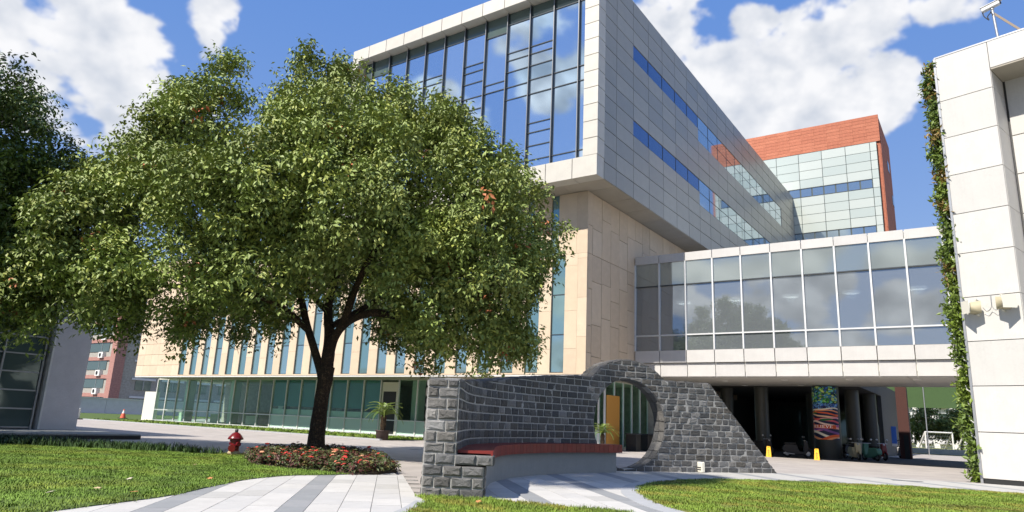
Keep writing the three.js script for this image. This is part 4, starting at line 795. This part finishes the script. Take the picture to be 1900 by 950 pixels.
const gcolDry = (c, x, z, q) => { const k = .9 + .2 * n2(x * .6, z * .6) + (q() - .5) * .5, d = sstep(.1, .6, n2(x * .28 + 4, z * .7 + 2) + .35 * n2(x * 1.6, z * 1.6) + (q() - .5) * .5); c.setRGB(k * mix(1.2, 1.75, d), k * mix(1.08, 1.06, d), k * mix(1, 1.3, d)); };
sow('grass', 'short green grass of the large lawn in front of the tree', 'grass', lawnLeft, tuftFar, M.grass, [-34, -9, -18, 2], distD(95, 60), .05, gcol, 71, (x, z) => !inside([x, z], border) && !inside([x, z], bedPoly));
sow('grass', 'short yellowish grass on the rounded lawn beside white building', 'grass', lawnRight, tuftFar, M.grass, [-7.6, 9, -25.6, -9.4], distD(100, 70), .05, gcolDry, 72);
sow('grass', 'short bright grass at the foot of the stone pillar', 'grass', lawnFront, tuft, M.grass, [-9, -3, -11.4, -6], distD(160, 150), .05, gcolDry, 73);
sow('border_grass', 'dark strappy border grass along the far edge of the lawn', 'grass', border, mondo, std([.035, .075, .014], .6, { side: THREE.DoubleSide }), [-35, -20, -14, -5], distD(22, 22), .05, (c, x, z, q) => { const k = .7 + q() * .6; c.setRGB(k, k, k); }, 74);
sow('verge_grass', 'strip of grass along the glazed ground floor', 'grass', [[-76, -38.2], [-31.6, -38.2], [-31.6, -32.1], [-76, -32.7]], tuftGeo(12, .12, .04, .25, 9), M.grass, [-70, -31.6, -38.2, -32], distD(7, 7), .05, gcol, 75);
structure('flower_bed_soil', slabGeo(bedPoly, 0, .075), M.soil);
{
  const fb = thing('flower_bed', 'low bed of bronze leaved plants with red blossoms around the tree trunk', 'flower bed', [-16.5, .07, -15]);
  const q = mulberry(81), fol = leafSprig(16, .10, .05, .11, 12), plants = [];
  for (let i = 0; i < 5200; i++) { const x = -21.5 + q() * 9, z = -18.6 + q() * 7; if (inside([x, z], bedPoly)) plants.push([x, z]); }
  const im = new THREE.InstancedMesh(fol, std([.085, .07, .035], .55, { side: THREE.DoubleSide }), plants.length), m = new THREE.Matrix4(), qa = new THREE.Quaternion(), e = new THREE.Euler(), c = new THREE.Color(), bl = [];
  plants.forEach(([x, z], i) => {
    e.set((q() - .5) * .8, q() * 6.28, (q() - .5) * .8); qa.setFromEuler(e); const s = .7 + q() * .6, h = .03 + q() * .21 + .08 * n2(x, z); m.compose(new THREE.Vector3(x + 16.5, h, z + 15), qa, new THREE.Vector3(s, s, s)); im.setMatrixAt(i, m);
    const t = q(); t < .55 ? c.setRGB(.7, 1.15, .6) : t < .85 ? c.setRGB(1.1, .45, .7) : c.setRGB(1.5, 1.6, .8); im.setColorAt(i, c);
    const dens = sstep(-.35, .5, n2(x * .6 + 3, z * .6)) * (x < -13.6 ? 1 : .1); if (q() < dens * .11) bl.push([x + 16.5 + (q() - .5) * .1, h + .07 + q() * .05, z + 15 + (q() - .5) * .1]);
  });
  im.name = 'foliage'; im.userData.kind = 'stuff'; fb.add(im);
  const petal = (() => { const g = []; for (let k = 0; k < 6; k++) { const a = k / 6 * 6.283; g.push(new THREE.SphereGeometry(.02, 6, 4).scale(1.4, .5, .9).translate(.024, .004, 0).rotateY(a)); } g.push(new THREE.SphereGeometry(.012, 6, 4).translate(0, .012, 0)); return join(g); })();
  const bm = new THREE.InstancedMesh(petal, std([.55, .04, .03], .6), bl.length);
  bl.forEach((p, i) => { e.set((q() - .5) * .9, q() * 6.28, (q() - .5) * .9); qa.setFromEuler(e); const s = .9 + q() * .8; m.compose(new THREE.Vector3(...p), qa, new THREE.Vector3(s, s, s)); bm.setMatrixAt(i, m); const t = q(); t < .7 ? c.setRGB(1, 1, 1) : t < .88 ? c.setRGB(1.1, 5, 4) : c.setRGB(1.2, 8, 6); bm.setColorAt(i, c); });
  bm.name = 'blossoms'; bm.userData.kind = 'stuff'; fb.add(bm);
  for (const g of [im, bm]) g.castShadow = g.receiveShadow = true;
}
// fallen leaves on the lawn
{
  const s = new THREE.Shape(); for (let k = 0; k <= 10; k++) { const a = k / 10 * 6.283, r = k % 2 ? .035 : .07; k ? s.lineTo(Math.cos(a) * r, Math.sin(a) * r) : s.moveTo(r, 0); }
  const g = new THREE.ExtrudeGeometry(s, { depth: .004, bevelEnabled: false }).rotateX(-Math.PI / 2); const m = [std([.55, .40, .24], .8), std([.5, .22, .08], .8), std([.6, .52, .42], .8)];
  [[-16.4, -10.3, 0], [-13.7, -7.3, 2], [-13.1, -8.6, 1], [-12.4, -6.1, 0], [-11.6, -6.3, 1], [-12.2, -5.3, 2], [-7.4, -10.0, 1]].forEach(([x, z, k], i) => { const o = mesh(scene, 'fallen_leaf', g, m[k], x, .1, z, .2, i * 1.3, .15); tag(o, k === 0 ? 'curled tan dry leaf lying on the lawn' : k === 1 ? 'brown dry leaf lying on the grass' : 'pale dry leaf lying on the lawn', 'leaf', 'fallen leaves'); });
}

for (const [x0, z0, x1, z1, lb] of [[-5.08, -23.74, -4.35, -24.42, 'narrow dark slot drain at the edge of rounded lawn'], [-2.98, -27.94, -2.1, -28.34, 'narrow dark slot drain in the paving before white building']]) {
  const d = thing('slot_drain', lb, 'drain', [(x0 + x1) / 2, .037, (z0 + z1) / 2], Math.atan2(z0 - z1, x1 - x0), 'slot drains'), L = Math.hypot(x1 - x0, z1 - z0); mesh(d, 'frame', bxAt(L, .008, .22, 0, .004, 0), M.metal); for (let k = 0; k < 12; k++) mesh(d, 'slot', bx(L / 12 - .03, .004, .16), M.rubber, -L / 2 + (k + .5) * L / 12, .0101, 0);
}
{
  const d = thing('manhole_cover', 'round iron manhole cover set in the pale road', 'manhole cover', [-22.5, .004, -25.3]); mesh(d, 'rim', lathe([[.40, 0], [.40, .014], [.34, .014], [.34, 0]], 28), M.metal); mesh(d, 'lid', lathe([[0, .011], [.335, .011], [.335, 0]], 28), M.frameDark);
  const p = wallAt(14.9, .12), g = thing('ground_light', 'small pale box light at the foot of the stone wall', 'lamp', [p[0], .03, p[1]], -.6); mesh(g, 'housing', new RoundedBoxGeometry(.3, .34, .14, 2, .03), M.cream, 0, .18, 0); mesh(g, 'grille', bxAt(.22, .03, .02, 0, .1, .07), M.rubber); mesh(g, 'grille', bxAt(.22, .03, .02, 0, .17, .07), M.rubber);
}
// ---------------------------------------------------------------- fire hydrant
{
  const h = thing('fire_hydrant', 'dark red fire hydrant with domed bonnet at lawn edge', 'fire hydrant', [-20.3, .03, -14.05]);
  mesh(h, 'barrel', lathe([[0, 0], [.2, 0], [.2, .05], [.15, .06], [.14, .42], [.17, .44], [.17, .48], [.14, .5], [0, .5]]), M.hydrant);
  const bn = mesh(h, 'bonnet', lathe([[.14, .48], [.24, .50], [.24, .54], [.2, .6], [.13, .68], [.07, .72], [0, .73]]), M.hydrant); mesh(bn, 'operating_nut', lathe([[0, .72], [.055, .72], [.06, .82], [0, .82]], 6), std([.05, .04, .04], .6));
  for (const s of [-1, 1]) { const n = mesh(h, 'side_nozzle', rod([0, .36, 0], [s * .2, .36, .02 * s], .07, .07, 14), M.hydrant); mesh(n, 'cap', rod([s * .19, .36, .02 * s], [s * .25, .36, .025 * s], .085, .075, 8), M.hydrant); }
  const pn = mesh(h, 'pumper_nozzle', rod([0, .28, 0], [.16, .24, .2], .10, .11, 16), M.hydrant); mesh(pn, 'cap', rod([.155, .242, .19], [.19, .232, .235], .13, .12, 8), M.hydrant);
  mesh(h, 'base_flange', lathe([[0, 0], [.2, 0], [.2, .1], [.16, .14], [0, .14]], 16), std([.42, .34, .20], .8));
}
// potted cycad, a second one seen through the gate
{
  const c = thing('potted_cycad', 'potted cycad palm with arching fronds before the mint glass panes', 'plant', [-31.7, .03, -32.35]);
  const pot = mesh(c, 'pot', lathe([[0, 0], [.36, 0], [.42, .5], [.46, .5], [.46, .58], [.4, .58], [.38, .5], [0, .48]]), std([.05, .03, .026], .7)); mesh(pot, 'soil', new THREE.CylinderGeometry(.385, .385, .04, 20), M.soil, 0, .5, 0);
  mesh(c, 'trunk', lathe([[0, .45], [.2, .45], [.17, .7], [.2, .9], [.17, 1.1], [.2, 1.35], [.12, 1.5], [0, 1.52]], 12), M.bark);
  const frond = (() => {
    const g = [], n = 22, pt = t => new THREE.Vector3(1.35 * t, .55 * Math.sin(t * 2.2) - .45 * t * t, 0);
    g.push(new THREE.TubeGeometry(new THREE.CatmullRomCurve3([0, .25, .5, .75, 1].map(pt)), 10, .014, 5));
    for (let i = 2; i < n; i++) for (const s of [-1, 1]) { const t = i / n, p = pt(t), l = .32 * Math.sin(Math.PI * Math.min(1, t * .85 + .12)); const b = new THREE.ConeGeometry(.022, l, 3).scale(1, 1, .3).rotateX(s * Math.PI / 2).translate(0, 0, s * l / 2).rotateY(-s * .55).rotateX(-s * .25).translate(p.x, p.y, p.z); g.push(b); }
    return join(g);
  })();
  const fm = [std([.20, .27, .04], .45), std([.14, .22, .035], .45)];
  for (let k = 0; k < 26; k++) { const f = mesh(c, 'frond', frond, fm[k % 2], 0, 1.48, 0); f.rotation.order = 'YZX'; f.rotation.set(0, k * 2.4, mix(.75, -.45, k / 26)); f.scale.setScalar(.85 + (k % 5) * .05); }
  copy(c, [-17.75, 0, -35.2], 1, 'potted cycad palm glimpsed through the round gate opening').scale.setScalar(.68);
}
for (const [k, z] of [[0, -40.6], [1, -42.4], [2, -44.1], [3, -46.0]]) { const b = thing('dark_planter', 'dark square planter standing before the side glazing seen through gate', 'planter', [-18.35, 0, z], 0, 'planters by the side glazing'); mesh(b, 'tub', new RoundedBoxGeometry(.7, 1.0, .7, 2, .04), M.dark, 0, .5, 0); mesh(b, 'rim', bxAt(.76, .07, .76, 0, 1.03, 0), M.frameDark); }
// ---------------------------------------------------------------- glass pavilion on the left
{
  const p = thing('glass_pavilion', 'dark glass pavilion with pale slab wall on a low stone platform', 'building', [-36.2, 0, -10]);
  const off = [-36.2, 0, -10], P = (n, m, ...a) => put(p, n, m, ...a, off);
  P('platform', M.concrete, -60, -31.4, 0, .22, -16.9, 8, ); P('platform_edge', M.dark, -60, -31.38, .0, .16, -16.92, 8.02);
  P('slab_wall', M.lavender, -36.6, -36.05, .222, 6.1, -16.25, -14.68); P('slab_edge', M.white, -36.62, -36.03, .222, 6.12, -14.675, -14.6);  // white slab: lavender face paints in its shade, white strip its lit end
  P('interior', M.inner, -58, -37.4, .222, 6, -15.9, 7.8); P('roof', M.white, -58.2, -36.0, 6.12, 6.5, -16.3, 8);
  for (let z = -14.55, k = 0; z < 6; z += 1.62, k++) { P('mullion', M.metal, -36.5, -36.3, .222, 6.1, z + .1, z + .17); for (let y = .3, j = 0; y < 6; y += .82, j++) { P('pane', M.glassDark, -36.42, -36.39, y + .03, Math.min(6.1, y + .82) - .03, z + .18, z + 1.70); P('transom', M.metal, -36.46, -36.36, y - .03, y + .03, z + .17, z + 1.72); } }
}
// ---------------------------------------------------------------- far left: wall and block of flats
{
  const w = thing('boundary_wall', 'long plain grey boundary wall behind the far lawn', 'wall', [-120, 0, -66]);
  for (let z = -100; z < -40; z += 6) put(w, 'wall_bay', M.lavender, -120.15, -119.85, 0, 2.4, z + .02, z + 5.98, [-120, 0, -66]); put(w, 'coping', M.white, -120.25, -119.75, 2.4, 2.52, -100, -40, [-120, 0, -66]);
  const b = thing('apartment_block', 'pink and grey apartment block with dark windows beyond the boundary wall', 'building', [-140, 0, -70]);
  const off = [-140, 0, -70];
  const body = mesh(b, 'wall', span(-172, -128.2, 0, 26, -110, -62.3).translate(140, 0, 70), M.greyWall);
  const P = (n, m, ...a) => put(body, n, m, ...a, off);
  P('corner_pier', M.pink, -129.6, -127.9, 0, 26, -63.8, -62.0);
  for (let f = 0; f < 8; f++) {
    const y = .2 + f * 3.25;
    P('floor_band', M.pink, -172, -129.6, y + 2.55, y + 3.2, -62.3, -62.05);
    for (let k = 0; k < 3; k++) { const x = -139.6 - k * 12; const w1 = P('window', M.glassDark, x, x + 8.6, y + .9, y + 2.5, -62.3, -62.2); P('window_bar', M.metal, x + 5.9, x + 6.0, y + .9, y + 2.5, -62.2, -62.15); if (k < 2) { P('pier', M.pink, x - 2.4, x - 1.3, y - .1, y + 2.55, -62.3, -62.06); const a = P('air_conditioner', M.white, x + 6.0, x + 7.6, y - .25, y + .8, -62.3, -61.7); mesh(a, 'fan_grille', new THREE.CylinderGeometry(.36, .36, .05, 20).rotateX(Math.PI / 2), M.dark, -.12, 0, .3); } }
    for (let k = 0; k < 8; k++) { const z = -66.5 - k * 5.6; P('side_window', M.glassDark, -128.2, -128.1, y + .8, y + 2.5, z - 2.9, z); P('side_bar', M.metal, -128.1, -128.05, y + .8, y + 2.5, z - 1.5, z - 1.4); P('side_sill', M.white, -128.2, -127.95, y + 2.6, y + 2.95, z - 3.6, z + .8); }
  }
  const bo = (name, label, cat, pos, parts) => { const o = thing(name, label, cat, pos); for (const [n, g, m] of parts) mesh(o, n, g, m); return o; };
  bo('bollard', 'short white bollard at the far road corner', 'bollard', [-71, .03, -32.0], [['post', lathe([[0, 0], [.16, 0], [.14, .9], [.1, 1.0], [0, 1.02]], 14), M.white], ['base', lathe([[0, 0], [.5, 0], [.5, .06], [0, .07]], 14), M.dark]]);
  bo('traffic_cone', 'orange and white traffic cone on the far grass', 'cone', [-79.5, .04, -40.5], [['cone', lathe([[0, 1.0], [.05, 1.0], [.2, .45], [.3, .06]], 16), std([.7, .12, .06], .6)], ['band', lathe([[.095, .86], [.18, .52]], 16), M.white], ['base', bxAt(.75, .06, .75, 0, .03, 0), M.dark]]);
  bo('stone_bench', 'low concrete bench on the far grass by the boundary wall', 'bench', [-87, .04, -50], [['seat', bxAt(5.2, .3, .9, 0, 1.05, 0, .4), M.concrete], ['leg', bxAt(.5, .9, .7, -2.0, .45, .9, .4), M.white], ['leg', bxAt(.5, .9, .7, 2.0, .45, -.8, .4), M.white]]);
}
// ---------------------------------------------------------------- things under and beyond the bridge
function wetSign(pos, label) {
  const s = thing('wet_floor_sign', label, 'floor sign', pos, .15);
  const cv = document.createElement('canvas'); cv.width = 128; cv.height = 256; const c = cv.getContext('2d'); c.fillStyle = '#f2b81c'; c.fillRect(0, 0, 128, 256); c.fillStyle = '#8a2a10'; c.beginPath(); c.moveTo(64, 74); c.lineTo(36, 118); c.lineTo(92, 118); c.fill(); c.fillStyle = '#f2b81c'; c.fillRect(60, 88, 8, 16); c.fillStyle = '#8a2a10';
  c.fillRect(40, 134, 48, 6); c.fillRect(60, 128, 8, 36); c.fillRect(44, 148, 40, 6); c.fillRect(40, 176, 48, 6); c.fillRect(44, 176, 7, 30); c.fillRect(77, 176, 7, 30); c.fillRect(44, 192, 40, 6); c.fillRect(60, 214, 8, 22); c.fillRect(40, 220, 48, 6);
  const t = new THREE.CanvasTexture(cv); t.colorSpace = THREE.SRGBColorSpace;
  const sh = new THREE.Shape([[-.15, 0], [.15, 0], [.10, .64], [-.10, .64]].map(p => new THREE.Vector2(...p))); const ho = new THREE.Path([[-.05, .56], [.05, .56], [.05, .60], [-.05, .60]].map(p => new THREE.Vector2(...p))); sh.holes.push(ho);
  const g = new THREE.ExtrudeGeometry(sh, { depth: .02, bevelEnabled: true, bevelSize: .005, bevelThickness: .005, bevelSegments: 1 }), uv = g.attributes.uv, ps = g.attributes.position; for (let i = 0; i < ps.count; i++) uv.setXY(i, ps.getX(i) / .3 + .5, ps.getY(i) / .64);
  const m = new THREE.MeshStandardMaterial({ map: t, roughness: .5 });
  mesh(s, 'front_panel', g, m, 0, 0, .14, -.2, 0, 0); mesh(s, 'rear_panel', g, m, 0, 0, -.14, .2, Math.PI, 0); mesh(s, 'hinge', bxAt(.2, .03, .06, 0, .63, 0), M.yellow); return s;
}
wetSign([-8.65, .005, -45.1], 'yellow folding wet floor sign before the mural column'); wetSign([-11.5, .005, -45.5], 'yellow folding wet floor sign beside the parked motorbike');
function scooter(label, pos, turn, body, name = 'motor_scooter') {
  const s = thing(name, label, 'scooter', pos, turn, 'bikes parked under the bridge');
  for (const x of [-.62, .62]) { const w = mesh(s, 'wheel', new THREE.TorusGeometry(.21, .06, 8, 22), M.rubber, x, .27, 0); mesh(w, 'hub', rod([0, 0, -.05], [0, 0, .05], .13, .13, 14), M.metal); }
  const sh = new THREE.Shape(); sh.moveTo(-.85, .45); sh.quadraticCurveTo(-.9, .75, -.55, .78); sh.lineTo(-.05, .74); sh.quadraticCurveTo(.02, .45, .15, .36); sh.lineTo(.36, .36); sh.quadraticCurveTo(.45, .7, .42, 1.0); sh.lineTo(.52, 1.02); sh.quadraticCurveTo(.66, .6, .56, .42); sh.lineTo(.40, .22); sh.lineTo(-.25, .22); sh.quadraticCurveTo(-.6, .3, -.85, .45);
  mesh(s, 'body', new THREE.ExtrudeGeometry(sh, { depth: .24, bevelEnabled: true, bevelSize: .04, bevelThickness: .05, bevelSegments: 2 }).translate(0, 0, -.12), body);
  mesh(s, 'seat', new RoundedBoxGeometry(.7, .12, .28, 2, .05), M.rubber, -.42, .86, 0); mesh(s, 'fender', new THREE.TorusGeometry(.29, .05, 6, 14, 2.2).rotateZ(.4), body, .62, .27, 0); mesh(s, 'handlebar', rod([.42, 1.06, -.34], [.42, 1.06, .34], .02), M.metal); mesh(s, 'fork', rod([.44, 1.0, 0], [.62, .28, 0], .04), M.metal);
  mesh(s, 'headlight', new THREE.SphereGeometry(.09, 14, 10), M.metal, .52, .98, 0); for (const z of [-.3, .3]) { const st = mesh(s, 'mirror_stem', rod([.42, 1.06, z], [.38, 1.26, z * 1.15], .009), M.dark); mesh(st, 'mirror', new THREE.SphereGeometry(.06, 10, 8).scale(.4, 1, 1.3), M.metal, .38, 1.29, z * 1.15); }
  mesh(s, 'exhaust', rod([-.85, .26, .17], [-.2, .22, .17], .05, .035), M.metal); return s;
}
const bodyM = { black: phy([.015, .015, .016], .55), green: phy([.07, .22, .17], .4), cream: phy([.5, .45, .3], .4), red: phy([.2, .02, .02], .4), white: phy([.6, .6, .6], .4) };
scooter('black motorbike parked side on between the yellow signs', [-10.2, 0, -47.3], .35, bodyM.black, 'motorbike'); scooter('black scooter half hidden by the sloping end of stone wall', [-12.4, 0, -47.6], -.5, bodyM.black); scooter('cream and dark scooter parked nose out right of mural column', [-7.2, 0, -49.4], -1.1, bodyM.cream); scooter('green bodied scooter next to the cream scooter', [-6.4, 0, -50.0], 2.3, bodyM.green); scooter('dark red scooter behind the green scooter', [-6.2, 0, -52.4], -.9, bodyM.red); scooter('white scooter by the brick red pier', [-5.6, 0, -60.5], -1.2, bodyM.white); scooter('black scooter parked behind the mural column', [-7.9, 0, -52.2], 1.2, bodyM.black);
{
  const pr = thing('brick_pier', 'brick red square pier at the far side of the passage', 'pier', [-5.3, 0, -60]); mesh(pr, 'shaft', bxAt(.72, 5.2, .8, 0, 2.6, 0), std([.09, .03, .022], .8, { map: rep(grainT, 1) })); mesh(pr, 'niche', bxAt(.3, 1.7, .05, .1, .85, .42), M.dark);
  const nb = thing('notice_board', 'blue and white notice board on posts beside brick red pier', 'notice board', [-6.9, 0, -67]); mesh(nb, 'board', bxAt(.75, 1.4, .06, 0, 1.7, 0), std([.05, .16, .55], .5)); mesh(nb, 'header', bxAt(.75, .2, .07, 0, .9, 0), M.white); for (const x of [-.34, .34]) mesh(nb, 'post', bxAt(.06, 1, .05, x, .5, 0), M.metal);
  const goal = (x, z, r, label) => { const g = thing('football_goal', label, 'goal', [x, .02, z], r, 'football goals on the field'); const bar = (a, b) => rod(a, b, .09); mesh(g, 'post', bar([-1.6, 0, 0], [-1.6, 2.2, 0]), M.white); mesh(g, 'post', bar([1.6, 0, 0], [1.6, 2.2, 0]), M.white); mesh(g, 'crossbar', bar([-1.6, 2.2, 0], [1.6, 2.2, 0]), M.white); for (const s of [-1.6, 1.6]) mesh(g, 'stay', bar([s, 2.2, 0], [s, 0, -1.5]), M.white); mesh(g, 'ground_bar', bar([-1.6, .05, -1.5], [1.6, .05, -1.5]), M.white); const net = []; for (let k = -5; k <= 5; k++) net.push(rod([k * .3, 2.2, 0], [k * .3, 0, -1.5], .015, .015, 4)); for (let k = 1; k < 6; k++) net.push(rod([-1.6, 2.2 - k * .37, -k * .25], [1.6, 2.2 - k * .37, -k * .25], .015, .015, 4)); mesh(g, 'net', join(net), M.white); };
  goal(-4.6, -88, .75, 'white football goal nearest the notice board'); goal(-1.2, -91, .75, 'white football goal nearest the hanging plants');
  tag(mesh(scene, 'field_barrier', span(-10, 40, 0, .55, -86.2, -86), M.white), 'low white barrier along the edge of sports field', 'barrier');
  const ns = thing('green_netting', 'green sports netting stretched on poles above the field', 'net', [0, 0, -78]); for (let x = -9; x < 20; x += 4) mesh(ns, 'net_panel', bx(3.96, 5, .05), std([.07, .135, .045], .9, { map: rep(grainT, 1) }), x + 2, 6.9, 0); for (let x = -9; x < 21; x += 4) mesh(ns, 'pole', rod([x, 0, .08], [x, 9.5, .08], .05), M.metal);
  const fb = thing('far_apartments', 'distant white apartment block with rows of dark balconies beyond the field', 'building', [0, 0, -150]); const body = mesh(fb, 'wall', bxAt(90, 14, 10, 10, 7, -5), M.white); for (let f = 0; f < 4; f++) for (let k = 0; k < 30; k++) { mesh(body, 'window', bx(1.3, 1.6, .1), k % 2 ? M.glassDark : M.lavender, -33 + k * 2.9, 2.2 + f * 3.2, .02); mesh(body, 'balcony', bx(1.9, .7, .8), M.lavender, -33 + k * 2.9, 1.1 + f * 3.2, .4); }
  const tr = mulberry(77); for (let k = 0; k < 9; k++) { const x = -16 + k * 4.2, t = thing('field_tree', 'round green tree in the row behind the football goals', 'tree', [x, 0, -112 - tr() * 6], 0, 'trees behind the football goals'); mesh(t, 'trunk', rod([0, 0, 0], [0, 3, 0], .2, .12), M.bark); crown(t, [[0, 3.6, 0, 2.0], [1.4, 3.2, .6, 1.5], [-1.4, 3.0, .5, 1.6], [.2, 4.8, .2, 1.3]], { seed: 90 + k, right: new THREE.Vector3(1, 0, 0), back: new THREE.Vector3(0, 0, 1), density: 6, clumps: .7, floor: .6, geo: leafSprig(10, .4, .18, .45, 5), mat: M.leaf }); }
}
renderer.render(scene, camera);
